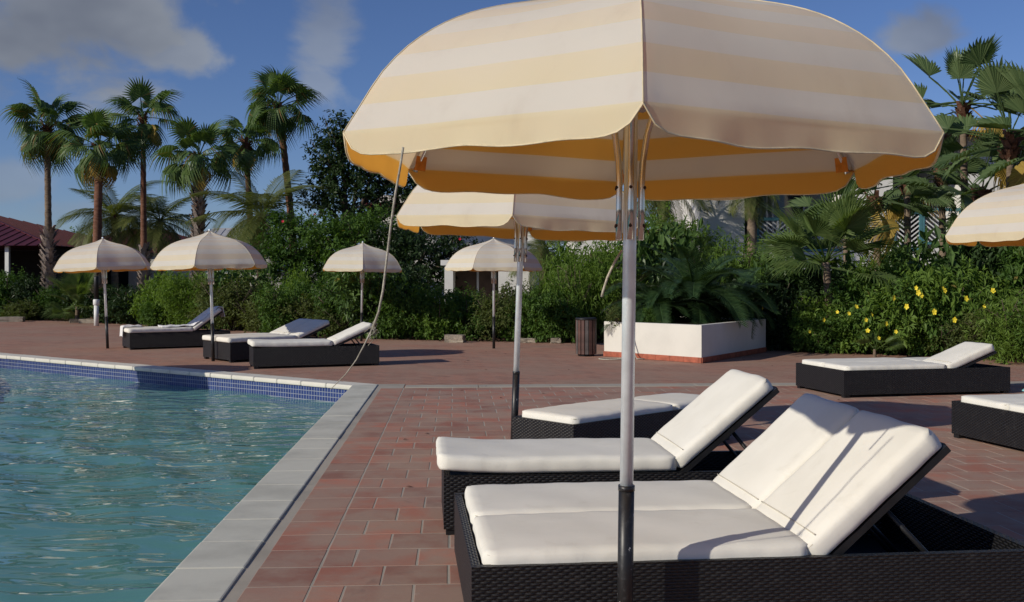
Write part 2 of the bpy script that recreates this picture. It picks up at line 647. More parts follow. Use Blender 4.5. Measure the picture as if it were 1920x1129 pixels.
M['trunk'] = m_bark('palm_trunk_brown', (.11, .045, .028), (.20, .105, .07))
M['trunk_grey'] = m_bark('palm_trunk_grey', (.11, .078, .056), (.22, .17, .125))
M['boot'] = m_bark('palm_boots', (.13, .095, .08), (.46, .39, .34), (30, 30, 30))
M['bark'] = m_bark('shrub_bark', (.05, .035, .026), (.13, .10, .08))
M['leaf'] = m_leaf('hedge_leaf', (.030, .074, .015), (.118, .205, .040), .32, (.22, .17, .05), .55)
M['leaf_broad'] = m_leaf('broad_shrub_leaf', (.035, .080, .022), (.125, .20, .060), .28, (.30, .24, .05), .38)
M['leaf_dark'] = m_leaf('dark_tree_leaf', (.014, .030, .012), (.042, .076, .024), .20)
M['leaf_bright'] = m_leaf('bright_shrub_leaf', (.060, .125, .020), (.175, .265, .048), .36, None, .55)
M['leaf_olive'] = m_leaf('olive_shrub_leaf', (.050, .080, .022), (.150, .175, .052), .30, (.20, .13, .06), .6)
M['fan'] = m_leaf('fan_palm_leaf', (.040, .085, .026), (.135, .20, .065), .28, (.22, .15, .05), .38)
M['fan_light'] = m_leaf('light_fan_palm_leaf', (.060, .105, .030), (.15, .205, .065), .32, None, .38)
M['fan_stiff'] = m_leaf('stiff_fan_leaf', (.055, .095, .038), (.145, .20, .085), .28, None, .36)
M['fan_dead'] = m_leaf('dry_fan_leaf', (.30, .19, .05), (.42, .30, .07), .30)
M['feather'] = m_leaf('coconut_leaf', (.055, .085, .026), (.165, .180, .055), .30, None, .4)
M['cycad'] = m_leaf('cycad_leaf', (.016, .042, .016), (.050, .092, .032), .18, None, .35)
M['petal'] = simple_mat('yellow_petal', (.85, .68, .04), .6, 0, .1, 9)
M['red_petal'] = simple_mat('red_petal', (.60, .02, .05), .6, 0, .2, 9)
M['twig'] = simple_mat('dry_litter', (.10, .055, .035), .95, 0, .5, 12)

# ------------------------------------------------------------------ setting: ground, pool, paving
def offset_poly(pts, d):
    """grow a polygon outward by d (works for either winding)"""
    n = len(pts)
    area = sum(pts[i][0] * pts[(i + 1) % n][1] - pts[(i + 1) % n][0] * pts[i][1] for i in range(n))
    sg = 1 if area > 0 else -1
    res = []
    for i in range(n):
        p0, p1, p2 = Vector(pts[i - 1]), Vector(pts[i]), Vector(pts[(i + 1) % n])
        d1, d2 = (p1 - p0).normalized(), (p2 - p1).normalized()
        n1, n2 = Vector((d1.y, -d1.x)) * sg, Vector((d2.y, -d2.x)) * sg
        m = (n1 + n2)
        m = m / max(m.length_squared, .2) * 2
        res.append(tuple(p1 + m * d))
    return res


def sheet(name, outer, holes, z, material):
    bm = bmesh.new()
    edges = []
    for loop in [outer] + holes:
        vs = [bm.verts.new((x, y, z)) for x, y in loop]
        for i in range(len(vs)):
            edges.append(bm.edges.new((vs[i], vs[(i + 1) % len(vs)])))
    bmesh.ops.triangle_fill(bm, use_beauty=True, use_dissolve=False, edges=edges, normal=(0, 0, 1))
    bmesh.ops.recalc_face_normals(bm, faces=bm.faces)
    for f in bm.faces:
        if f.normal.z < 0: f.normal_flip()
    me = bpy.data.meshes.new(name)
    bm.to_mesh(me)
    bm.free()
    me.materials.append(material)
    return link_mesh(name, me)


POOL = [UV2(-1.313, -3), UV2(-1.313, 13.4), (-10.9, 19.75), (-8.1, 15.2), (-6.9, 12.3), (-6.0, 8.0), (-5.2, -3.2)]
HOLE = offset_poly(POOL, .16)
ground = tag(sheet('ground', [(-600, -300), (600, -300), (600, 1200), (-600, 1200)], [HOLE], -.03, M['soil']), kind='structure')
DECK = [(-45, -8), (14, -8), (14, 15.2), (9.2, 17.9), (6.5, 19.0), (5.2, 20.3), (3.0, 22.0), (1.0, 22.4), (-1.5, 23.2), (-5.0, 24.4),
        (-7.0, 27.4), (-10.0, 31.0), (-16.0, 34.6), (-45, 36)]
deck = tag(sheet('terrace_paving', DECK, [HOLE], -.004, M['outer']), kind='structure')

# pool shell
basin_mb = MB()
n = len(POOL)
ring_t = POOL
for i in range(n):
    a, b = POOL[i], POOL[(i + 1) % n]
    basin_mb.poly([(a[0], a[1], -.30), (b[0], b[1], -.30), (b[0], b[1], -1.45), (a[0], a[1], -1.45)])
basin_mb.poly([(x, y, -1.45) for x, y in POOL[::-1]])
basin = tag(basin_mb.build('pool_basin', M['poolfloor']), kind='structure')
V, F, UVc = [], [], []
s = 0.0
for i in range(n):
    a, b = Vector(POOL[i]), Vector(POOL[(i + 1) % n])
    L = (b - a).length
    k = len(V)
    for p, ss in ((a, s), (b, s + L)):
        for z in (-.052, -.30):
            V.append((p.x, p.y, z))
            UVc.append((ss, z + .30))
    F.append((k, k + 2, k + 3, k + 1))
    s += L
link_mesh('tile_band', np_mesh('tile_band', V, F, M['band'], uv=UVc), basin)


def coping_piece(pts, top, material, bev):
    return MB().prism(pts, -.055, top).mesh('coping_stone', material, bev)


inn, outr = offset_poly(POOL, -.03), offset_poly(POOL, .30)
for i in range(n):
    a0, a1 = Vector(inn[i]), Vector(inn[(i + 1) % n])
    b0, b1 = Vector(outr[i]), Vector(outr[(i + 1) % n])
    d = (a1 - a0)
    L = d.length
    d.normalize()
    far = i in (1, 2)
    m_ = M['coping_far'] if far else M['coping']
    cnt = max(1, round(L / .5))
    step = L / cnt
    nb = Vector((d.y, -d.x))
    if (b0 - a0).dot(nb) < 0: nb = -nb
    W = .33
    shared = {}
    for k in range(cnt):
        s0, s1 = k * step + .0022, (k + 1) * step - .0022
        if k in (0, cnt - 1):
            p = [a0 if k == 0 else a0 + d * s0, a1 if k == cnt - 1 else a0 + d * s1]
            q = [b1 if k == cnt - 1 else a0 + d * s1 + nb * W, b0 if k == 0 else a0 + d * s0 + nb * W]
            pts = [tuple(v) for v in p + q]
            link_mesh('coping_stone', coping_piece(pts, .010, m_, .020 if far else .009), basin)
        else:
            if 'm' not in shared:
                pts = [(0, 0), (s1 - s0, 0), (s1 - s0, W), (0, W)]
                shared['m'] = coping_piece(pts, .010, m_, .020 if far else .009)
            flip = 1 if Vector((-d.y, d.x)).dot(nb) > 0 else -1
            ang = math.atan2(d.y, d.x)
            base = a0 + d * s0
            if flip < 0:
                base = a0 + d * s1
                ang += math.pi
            link_mesh('coping_stone', shared['m'], basin, (base.x, base.y, random.uniform(-.0015, .0015)),
                      (random.uniform(-.003, .003), random.uniform(-.003, .003), ang + random.uniform(-.002, .002)))


# water: displaced sheet
def point_in(px, py, poly):
    inside = np.zeros(px.shape, bool)
    j = len(poly) - 1
    for i in range(len(poly)):
        xi, yi = poly[i]
        xj, yj = poly[j]
        c = ((yi > py) != (yj > py)) & (px < (xj - xi) * (py - yi) / (yj - yi + 1e-12) + xi)
        inside ^= c
        j = i
    return inside


def make_water():
    rng = np.random.default_rng(5)
    xs, ys = np.arange(-11.4, -.6, .05), np.arange(-3.4, 20.3, .05)
    X, Y = np.meshgrid(xs, ys)
    Z = np.zeros_like(X)
    for k in range(34):
        lam = rng.uniform(.28, 1.5)
        ang = rng.normal(math.radians(72), .62)
        amp = .0036 * lam ** 1.1
        kx, ky = 2 * math.pi / lam * math.cos(ang), 2 * math.pi / lam * math.sin(ang)
        wx = .35 * np.sin(X * rng.uniform(.5, 1.2) + Y * rng.uniform(.4, 1.0) + rng.uniform(0, 6))
        ph = kx * (X + wx) + ky * (Y + .3 * wx) + rng.uniform(0, 6.28)
        g = .55 + .45 * np.sin(X * rng.uniform(.3, .9) + Y * rng.uniform(.3, .9) + rng.uniform(0, 6))
        Z += amp * g * np.sin(ph)
    idx = np.arange(X.size).reshape(X.shape)
    q = np.stack([idx[:-1, :-1], idx[:-1, 1:], idx[1:, 1:], idx[1:, :-1]], -1).reshape(-1, 4)
    cx = (X[:-1, :-1] + .025).ravel()
    cy = (Y[:-1, :-1] + .025).ravel()
    keep = point_in(cx, cy, offset_poly(POOL, .07))
    q = q[keep]
    used = np.unique(q)
    remap = -np.ones(X.size, int)
    remap[used] = np.arange(len(used))
    V = np.stack([X.ravel(), Y.ravel(), Z.ravel() - .235], -1)[used]
    return link_mesh('pool_water', np_mesh('pool_water', V, remap[q], M['water'], smooth=True))


tag(make_water(), kind='structure')

# lounger footprints (origin = near foot corner, heading, length, width) are used by the tile sorter and the loungers
LOUNGERS = {
    'near': ((-.151, 3.78), 6.0, 2.27, 1.33),
    'second': ((-.372, 5.53), 5.0, 2.10, .68),
    'third': ((.453, 7.48), 43.0, 2.0, .66),
    'far_right': ((3.91, 11.93), 12.5, 2.25, 1.16),
    'edge': ((4.18, 7.77), 13.0, 2.15, 1.25),
    'far_a': ((-7.60, 20.15), 31.0, 2.0, .80),
    'far_b': ((-4.74, 17.05), 40.0, 2.0, 1.12),
    'far_c': ((-4.04, 15.83), 20.0, 2.0, .66),
}


def under_lounger(x, y):
    for (ox, oy), a, L, W in LOUNGERS.values():
        c, s = math.cos(R(a)), math.sin(R(a))
        lx, ly = (x - ox) * c + (y - oy) * s, -(x - ox) * s + (y - oy) * c
        if 0 < lx < L and 0.1 < ly < W + .15: return True
    return False


TP = .3125
FV0, FV1 = 1.0, 13.10


def tile_geo(w, l, rng):
    g, ch, top = .0055, .002, .0016
    ring0 = [(-w / 2 + g, -l / 2 + g), (w / 2 - g, -l / 2 + g), (w / 2 - g, l / 2 - g), (-w / 2 + g, l / 2 - g)]
    jit = [(rng.uniform(-.0025, .0025), rng.uniform(-.0025, .0025)) for _ in range(4)]
    ring0 = [(p[0] + q[0], p[1] + q[1]) for p, q in zip(ring0, jit)]
    ring2 = [(x - math.copysign(ch, x), y - math.copysign(ch, y)) for x, y in ring0]
    tz = [top + rng.uniform(-.0004, .0004) for _ in range(4)]
    V = [(x, y, -.012) for x, y in ring0] + [(x, y, t - .0012) for (x, y), t in zip(ring0, tz)] + [(x, y, t) for (x, y), t in zip(ring2, tz)]
    F = [(8, 9, 10, 11)]
    for a, b in ((0, 4), (4, 8)):
        for i in range(4):
            j = (i + 1) % 4
            F.append((a + i, a + j, b + j, b + i))
    return V, F


def make_tiles():
    rng = random.Random(11)
    spots = []
    rows = int((FV1 - FV0) / TP)
    for j in range(rows):
        v = FV1 - (j + .5) * TP
        spots.append((-.80, v, .296, TP))
        off = (j % 2) * .5
        u = -.652
        first = TP * (1.0 if not off else .5)
        while u < 8.6:
            w = first if u == -.652 else TP
            spots.append((u + w / 2, v, w, TP))
            u += w
    scored = []
    for s in spots:
        x, y = UV2(s[0], s[1])
        vis = y > 4.0 and abs(x) < .515 * y + .2 and not under_lounger(x, y)
        scored.append((0 if vis else 1, y * y / max(s[2], .1), s))
    scored.sort(key=lambda q: (q[0], q[1]))
    variants = {}
    joinV, joinF, joinA = [], [], []
    for k, (hid, _, s) in enumerate(scored):
        x, y = UV2(s[0], s[1])
        if k < 300 and not hid:
            key = (round(s[2], 3), rng.randrange(20))
            if key not in variants:
                V, F = tile_geo(s[2], s[3], rng)
                variants[key] = np_mesh('paving_tile', V, F, M['tile'], attr=[rng.random()] * len(F))
            link_mesh('paving_tile', variants[key], deck, (x, y, 0), (0, 0, POOL_YAW))
        else:
            V, F = tile_geo(s[2], s[3], rng)
            b = len(joinV)
            c, sn = math.cos(POOL_YAW), math.sin(POOL_YAW)
            joinV += [(x + p[0] * c - p[1] * sn, y + p[0] * sn + p[1] * c, p[2]) for p in V]
            joinF += [tuple(b + i for i in f) for f in F]
            joinA += [rng.random()] * len(F)
    o = link_mesh('paving_tiles', np_mesh('paving_tiles', joinV, joinF, M['tile'], attr=joinA), deck)
    tag(o, kind='stuff')


make_tiles()
q = [UV2(-1.02, FV0), UV2(8.75, FV0), UV2(8.75, FV1 + .02), UV2(-.66, FV1 + .02), UV2(-.66, 13.62), UV2(-1.02, 13.62)]
MB().poly([(x, y, 0.0) for x, y in q]).build('grout_bed', M['grout'], deck)
k = 0
u = -.64
while u < 8.7:                                     # pale kerb strip across the terrace
    p = [UV2(u + .003, FV1 + .02), UV2(u + .95, FV1 + .02), UV2(u + .95, FV1 + .31), UV2(u + .003, FV1 + .31)]
    MB().prism(p, -.012, .009).build('kerb_strip', M['strip'], deck, bevel=.003)
    u += .955

# ------------------------------------------------------------------ umbrellas
KEY = [(0.0, .605), (.09, .562), (.20, .522), (.33, .485), (.45, .455), (.55, .425), (.64, .388), (.72, .342), (.80, .281), (.88, .195), (.945, .092), (1.0, .0)]


def catmull(K, n_=2):
    out = []
    for i in range(len(K) - 1):
        p0, p1, p2, p3 = K[max(i - 1, 0)], K[i], K[i + 1], K[min(i + 2, len(K) - 1)]
        for q in range(n_):
            t = q / n_
            out.append(tuple(.5 * (2 * b + (c - a) * t + (2 * a - 5 * b + 4 * c - d) * t * t + (3 * b - a - 3 * c + d) * t ** 3) for a, b, c, d in zip(p0, p1, p2, p3)))
    return out + [K[-1]]


PROF = catmull(KEY)
UR_TALL, UR_LOW = 1.08, 1.0


def prof_arc(UR):
    arc = [0.0]
    for i in range(len(PROF) - 1, 0, -1):
        a, b = PROF[i], PROF[i - 1]
        arc.append(arc[-1] + math.hypot(a[0] - b[0], a[1] - b[1]) * UR)
    return arc[::-1]


def canopy_mesh(rim, seed, UR, drop_k, material, inset=0.0):
    rng = random.Random(seed)
    arc = prof_arc(UR)
    V, F, U = [], [], []
    NS = 28
    NV = 7
    hem_pts = []
    for k in range(6):
        a0, a1 = R(60 * k), R(60 * k + 60)
        d0, d1 = Vector((math.cos(a0), math.sin(a0), 0)), Vector((math.cos(a1), math.sin(a1), 0))
        nrm = (d0 + d1).normalized()
        base = len(V)
        ph = [rng.uniform(0, 6.28) for _ in range(5)]
        depth = rng.uniform(.078, .092) * drop_k
        for i, (r, z) in enumerate(PROF):
            for j in range(NS + 1):
                s = j / NS
                p = d0.lerp(d1, s) * r * (UR - inset)
                mid = math.sin(math.pi * s)
                bulge = -inset * min(1, r * 3) + (-.020 * mid * math.sin(math.pi * min(1, r * 1.0)) + .004 * math.sin(7 * s + ph[0] + 3 * r)) * mid
                low = max(0.0, (r - .86) / .14)
                tens = math.exp(-s / .10) * math.sin(70 * s + ph[3]) + math.exp(-(1 - s) / .10) * math.sin(70 * s + ph[2])
                bulge += .0030 * tens * max(0.0, (r - .7) / .3) * min(1, 12 * s * (1 - s))
                bulge += low * mid * (-.012 + .006 * math.sin(11 * s + ph[1]))
                V.append(p + nrm * bulge + Vector((0, 0, rim + z * UR - inset * 1.2 - .012 * mid * (1 - r) * r * 2)))
                U.append((s * r * UR + k * 1.1, .100 + arc[i]))
        rows = len(PROF)
        for v in range(1, NV + 1):
            f = v / NV
            for j in range(NS + 1):
                s = j / NS
                e = abs(2 * s - 1)
                drop = depth * (1 - e ** 14) * (1 + .06 * math.sin(9 * s + ph[2])) + .004 * math.sin(19 * s + ph[3]) * (1 - e ** 4)
                p = d0.lerp(d1, s) * (UR - inset)
                mid = math.sin(math.pi * s)
                flare = -inset + (.003 * math.sin(24 * s + ph[4]) + .002 * math.sin(41 * s + ph[1])) * f * (1 - e ** 6) + .004 * f * (1 - e ** 6)
                pp = p + nrm * (mid * (-.012 + .006 * math.sin(11 * s + ph[1])) + flare) + Vector((0, 0, rim - drop * f + inset * .3))
                V.append(pp)
                U.append((s * UR + k * 1.1, .100 - .100 * f * (drop / .09)))
                if v == NV: hem_pts.append(tuple(pp))
        for i in range(rows + NV - 1):
            for j in range(NS):
                a = base + i * (NS + 1) + j
                F.append((a, a + NS + 1, a + NS + 2, a + 1))
    # drop the degenerate quads at the apex by a tiny spread
    V = [tuple(v) for v in V]
    me = np_mesh('canopy', V, F, material, smooth=True, uv=U)
    return me, hem_pts


def make_umbrella(rim, seed, detailed=True):
    UR = UR_TALL if detailed else UR_LOW
    root = empty('parasol')
    MB().tube([(0, 0, -.02), (0, 0, .64)], .029, 20).tube([(0, 0, .625), (0, 0, .645)], .0305, 20).build('ground_sleeve', M['sleeve'], root)
    MB().tube([(0, 0, .60), (0, 0, rim + .58 * UR)], .0245, 20).build('pole', M['alu'], root)
    MB().tube([(0, 0, rim + .60 * UR), (0, 0, rim + .625 * UR), (0, 0, rim + .64 * UR)], [.022, .016, .004], 12).build('finial', M['alu'], root)
    path = [(.043, -.315), (.043, -.20), (.043, -.10), (.047, -.03), (.062, .07), (.092, .17), (.145, .255), (.225, .325), (.33, .375),
            (.45, .405), (.56, .395), (.66, .350), (.75, .280), (.835, .190), (.90, .10), (.94, .03), (.958, -.012)]
    rib = MB().tube([(r * UR, 0, rim + z) for r, z in path], .0115, 10).mesh('rib', M['chrome'])
    bolt = MB().tube([(.050, 0, 0), (.062, 0, 0)], [.007, .006], 8).mesh('bolt', M['rust'])
    pk = MB()
    pk.poly([(UR * .985, -.006, rim + .004), (UR * .985, .006, rim + .004), (UR * .935, .036, rim - .010), (UR * .935, -.036, rim - .010)])
    pk.poly([(UR * .935, -.036, rim - .010), (UR * .935, .036, rim - .010), (UR * .925, .034, rim + .05), (UR * .925, -.034, rim + .05)])
    pocket = pk.mesh('corner_pocket', M['pocket'])
    for k in range(6):
        link_mesh('rib', rib, root, (0, 0, 0), (0, 0, R(60 * k)))
        link_mesh('corner_pocket', pocket, root, (0, 0, 0), (0, 0, R(60 * k)))
        if detailed:
            for z in (rim - .125, rim - .265):
                link_mesh('bolt', bolt, root, (0, 0, z), (0, 0, R(60 * k)))
    dk = 1.0 if detailed else .7
    me, hem = canopy_mesh(rim, seed, UR, dk, M['canopy' if detailed else 'canopy_faded'])
    cp = link_mesh('canopy', me, root)
    link_mesh('lining', canopy_mesh(rim, seed, UR, dk, M['lining'], .003)[0], cp)
    seams = MB()
    hm = MB().tube(hem + [hem[0]], .0028, 6, cap=False)
    hm.build('hem_binding', M['hem'], cp)
    for k in range(6):
        c, s_ = math.cos(R(60 * k)), math.sin(R(60 * k))
        MB().tube([(r * UR * c * 1.001, r * UR * s_ * 1.001, rim + z * UR + .0005) for r, z in PROF], .0022, 5).build('seam', M['hem'], cp)
    return root


def put_umbrella(root, x, y, ang, tx=0, ty=0):
    root.location = (x, y, 0)
    # tilt: lean of the pole towards +x (tx) and +y (ty), degrees
    m = Matrix.Rotation(R(tx), 3, 'Y') @ Matrix.Rotation(R(-ty), 3, 'X') @ Matrix.Rotation(R(ang), 3, 'Z')
    root.rotation_euler = m.to_euler()


G_U = 'striped parasols round the pool terrace'
u_near = make_umbrella(1.86, 1)
put_umbrella(u_near, .412, 3.72, -95.0, .75)
tag(u_near, 'large striped parasol with a frayed cord hanging from its hem beside two joined mattresses', 'parasol', G_U)
# frayed cord blowing from the hem, and a short cord end by the hub
u_second = copy_tree(u_near)
put_umbrella(u_second, .013, 8.32, -94.0, 2.0)
tag(u_second, 'striped parasol whose pole stands at the foot of the flat lounger', 'parasol', G_U)
u_right = copy_tree(u_near)
put_umbrella(u_right, 5.64, 10.5, -131.0, 0)
tag(u_right, 'striped parasol beside the flowering hedge, its canopy below the yellowed fan leaf', 'parasol', G_U)
u_f1 = make_umbrella(1.63, 2, False)
put_umbrella(u_f1, -5.13, 17.4, -88.0, -1.6)
tag(u_f1, 'small striped parasol between the towel lounger and the loungers behind the pool', 'parasol', G_U)
for (x, y, a, tx, lab) in ((-8.22, 20.6, -76, -2.6, 'small pale parasol at the foot of the lounger with the crumpled towel'),
                           (-3.42, 23.0, -81, .8, 'small pale parasol at the hedge behind the single lounger by the pool corner'),
                           (-.37, 20.6, -113, 0, 'small pale parasol in front of the low porch, near the litter bin'),
                           (-8.35, 13.7, -80, 0, 'unseen parasol added on the opposite bank to shade the far pool edge')):  # last one is added out of view to cast a shadow on the far coping
    o = copy_tree(u_f1)
    put_umbrella(o, x, y, a, tx)
    tag(o, lab, 'parasol', G_U)

# ropes that belong to the big parasol
inv = (Matrix.Translation(u_near.location) @ u_near.rotation_euler.to_matrix().to_4x4()).inverted()


def cord(pts, r, name, root_inv, parent, material, n=7):
    return MB().tube([root_inv @ Vector(p) for p in pts], r, n).build(name, material, parent)


def ray(px, py, d):              # a point d metres ahead, at a bearing measured on the photograph
    return Vector(((px - 960) / 1900 * d, d, EYE + (524 - py) / 1900 * d))


rngc = random.Random(3)
main = [ray(756, 276, 2.98), ray(750, 315, 2.99), ray(742, 360, 3.0), ray(733, 420, 3.02), ray(726, 480, 3.03), ray(718, 545, 3.05), ray(710, 585, 3.06), ray(699, 615, 3.07)]
cord(main, [.0036] * 7 + [.0045], 'tie_cord', inv, u_near, M['rope'])
mb = MB()
for k in range(16):
    p = ray(699 + rngc.uniform(-5, 5), 615 + rngc.uniform(-8, 8), 3.07)
    q = p + Vector((rngc.uniform(-.030, .018), rngc.uniform(-.02, .02), rngc.uniform(-.04, .015)))
    r_ = q + Vector((rngc.uniform(-.02, .008), rngc.uniform(-.01, .01), rngc.uniform(-.02, .005)))
    mb.tube([inv @ p, inv @ ((p + q) / 2 + Vector((0, 0, .008))), inv @ q, inv @ r_], .0008, 4)
mb.build('frayed_knot', M['rope'], u_near)
cord([ray(699, 615, 3.07), ray(684, 645, 3.08), ray(668, 675, 3.09), ray(648, 702, 3.1), ray(620, 730, 3.11)], [.0035, .0026, .0022, .0018, .001], 'tie_cord', inv, u_near, M['rope'], 5)
cord([ray(1166, 470, 3.50), ray(1152, 492, 3.48), ray(1139, 520, 3.47), ray(1131, 545, 3.47), ray(1128, 557, 3.47)], .0042, 'tie_cord', inv, u_near, M['rope'], 6)

# ------------------------------------------------------------------ loungers
def uvbox(name, x0, x1, y0, y1, z0, z1, material):
    V, F, U = [], [], []
    C = lambda *p: p
    faces = [
        ([(x0, y0, z0), (x1, y0, z0), (x1, y0, z1), (x0, y0, z1)], 0, 2), ([(x1, y1, z0), (x0, y1, z0), (x0, y1, z1), (x1, y1, z1)], 0, 2),
        ([(x0, y1, z0), (x0, y0, z0), (x0, y0, z1), (x0, y1, z1)], 1, 2), ([(x1, y0, z0), (x1, y1, z0), (x1, y1, z1), (x1, y0, z1)], 1, 2),
        ([(x0, y0, z1), (x1, y0, z1), (x1, y1, z1), (x0, y1, z1)], 0, 1), ([(x0, y1, z0), (x1, y1, z0), (x1, y0, z0), (x0, y0, z0)], 0, 1)]
    if (y1 - y0) > (x1 - x0):
        faces[4] = (faces[4][0], 1, 0)
    for pts, iu, iv in faces:
        b = len(V)
        V += pts
        U += [(p[iu], p[iv]) for p in pts]
        F.append((b, b + 1, b + 2, b + 3))
    return np_mesh(name, V, F, material, uv=U)


def cushion_mesh(L, W, T, seed, foot_curl=0.0, mat_=None, r=.032, name='cushion'):
    """soft box: x 0..L, y 0..W, z 0..T"""
    rng = random.Random(seed)
    nx, ny, nz = int(L / .03), int(W / .03), 6
    bm = bmesh.new()
    grid = {}

    def vert(i, j, k):
        key = (i, j, k)
        if key not in grid:
            grid[key] = bm.verts.new((L * i / nx, W * j / ny, T * k / nz))
        return grid[key]
    for i in range(nx):
        for j in range(ny):
            bm.faces.new((vert(i, j, 0), vert(i, j + 1, 0), vert(i + 1, j + 1, 0), vert(i + 1, j, 0)))
            bm.faces.new((vert(i, j, nz), vert(i + 1, j, nz), vert(i + 1, j + 1, nz), vert(i, j + 1, nz)))
    for i in range(nx):
        for k in range(nz):
            bm.faces.new((vert(i, 0, k), vert(i + 1, 0, k), vert(i + 1, 0, k + 1), vert(i, 0, k + 1)))
            bm.faces.new((vert(i, ny, k), vert(i, ny, k + 1), vert(i + 1, ny, k + 1), vert(i + 1, ny, k)))
    for j in range(ny):
        for k in range(nz):
            bm.faces.new((vert(0, j, k), vert(0, j, k + 1), vert(0, j + 1, k + 1), vert(0, j + 1, k)))
            bm.faces.new((vert(nx, j, k), vert(nx, j + 1, k), vert(nx, j + 1, k + 1), vert(nx, j, k + 1)))
    ph = [rng.uniform(0, 6.28) for _ in range(10)]
    rc = .06
    for v in bm.verts:
        x, y, z = v.co
        # rounded plan corners
        cx, cy = min(max(x, rc), L - rc), min(max(y, rc), W - rc)
        dx, dy = x - cx, y - cy
        if dx and dy:
            m = max(abs(dx), abs(dy))
            l = math.hypot(dx, dy)
            x, y = cx + dx / l * m, cy + dy / l * m
        q = Vector((min(max(x, r), L - r), min(max(y, r), W - r), min(max(z, r), T - r)))
        d = Vector((x, y, z)) - q
        if d.length > 1e-6:
            m = max(abs(d.x), abs(d.y), abs(d.z))
            d = d.normalized() * m
        p = q + d
        ex = min(x, L - x) / L * 2
        ey = min(y, W - y) / W * 2
        ed = min(min(x, L - x), min(y, W - y))
        pf = (1 - (1 - min(1, ex * 2)) ** 2) * (1 - (1 - min(1, ey * 1.4)) ** 2)
        if z > T * .5:
            p.z += .010 * pf + .002 * math.sin(x * 7 + ph[0]) * math.sin(y * 9 + ph[1]) + .0008 * math.sin(x * 17 + y * 11 + ph[2])
            near = math.exp(-(ed / .05) ** 2)
            p.z += near * .0014 * math.sin(x * 36 + y * 31 + ph[3])
        side = math.exp(-(ed / .02) ** 2)
        p.y += side * .0016 * math.sin(x * 21 + ph[4]) + side * .0009 * math.sin(x * 55 + ph[6])
        p.x += side * .002 * math.sin(y * 19 + ph[5])
        if foot_curl:
            f = max(0, 1 - x / .5)
            p.z += foot_curl * f * f
        v.co = p
    me = bpy.data.meshes.new(name)
    bmesh.ops.recalc_face_normals(bm, faces=bm.faces)
    bm.to_mesh(me)
    bm.free()
    me.materials.append(mat_ or M['cushion'])
    me.polygons.foreach_set('use_smooth', [True] * len(me.polygons))
    return me


def piping_path(L, W, z, inset=.012, rc=.05):
    pts = []
    for cx, cy, a0 in ((L - rc, rc, -90), (L - rc, W - rc, 0), (rc, W - rc, 90), (rc, rc, 180)):
        for k in range(5):
            a = R(a0 + 90 * k / 4)
            pts.append((cx + (rc - inset) * math.cos(a), cy + (rc - inset) * math.sin(a), z))
    return pts + [pts[0]]


BOX_H = .325


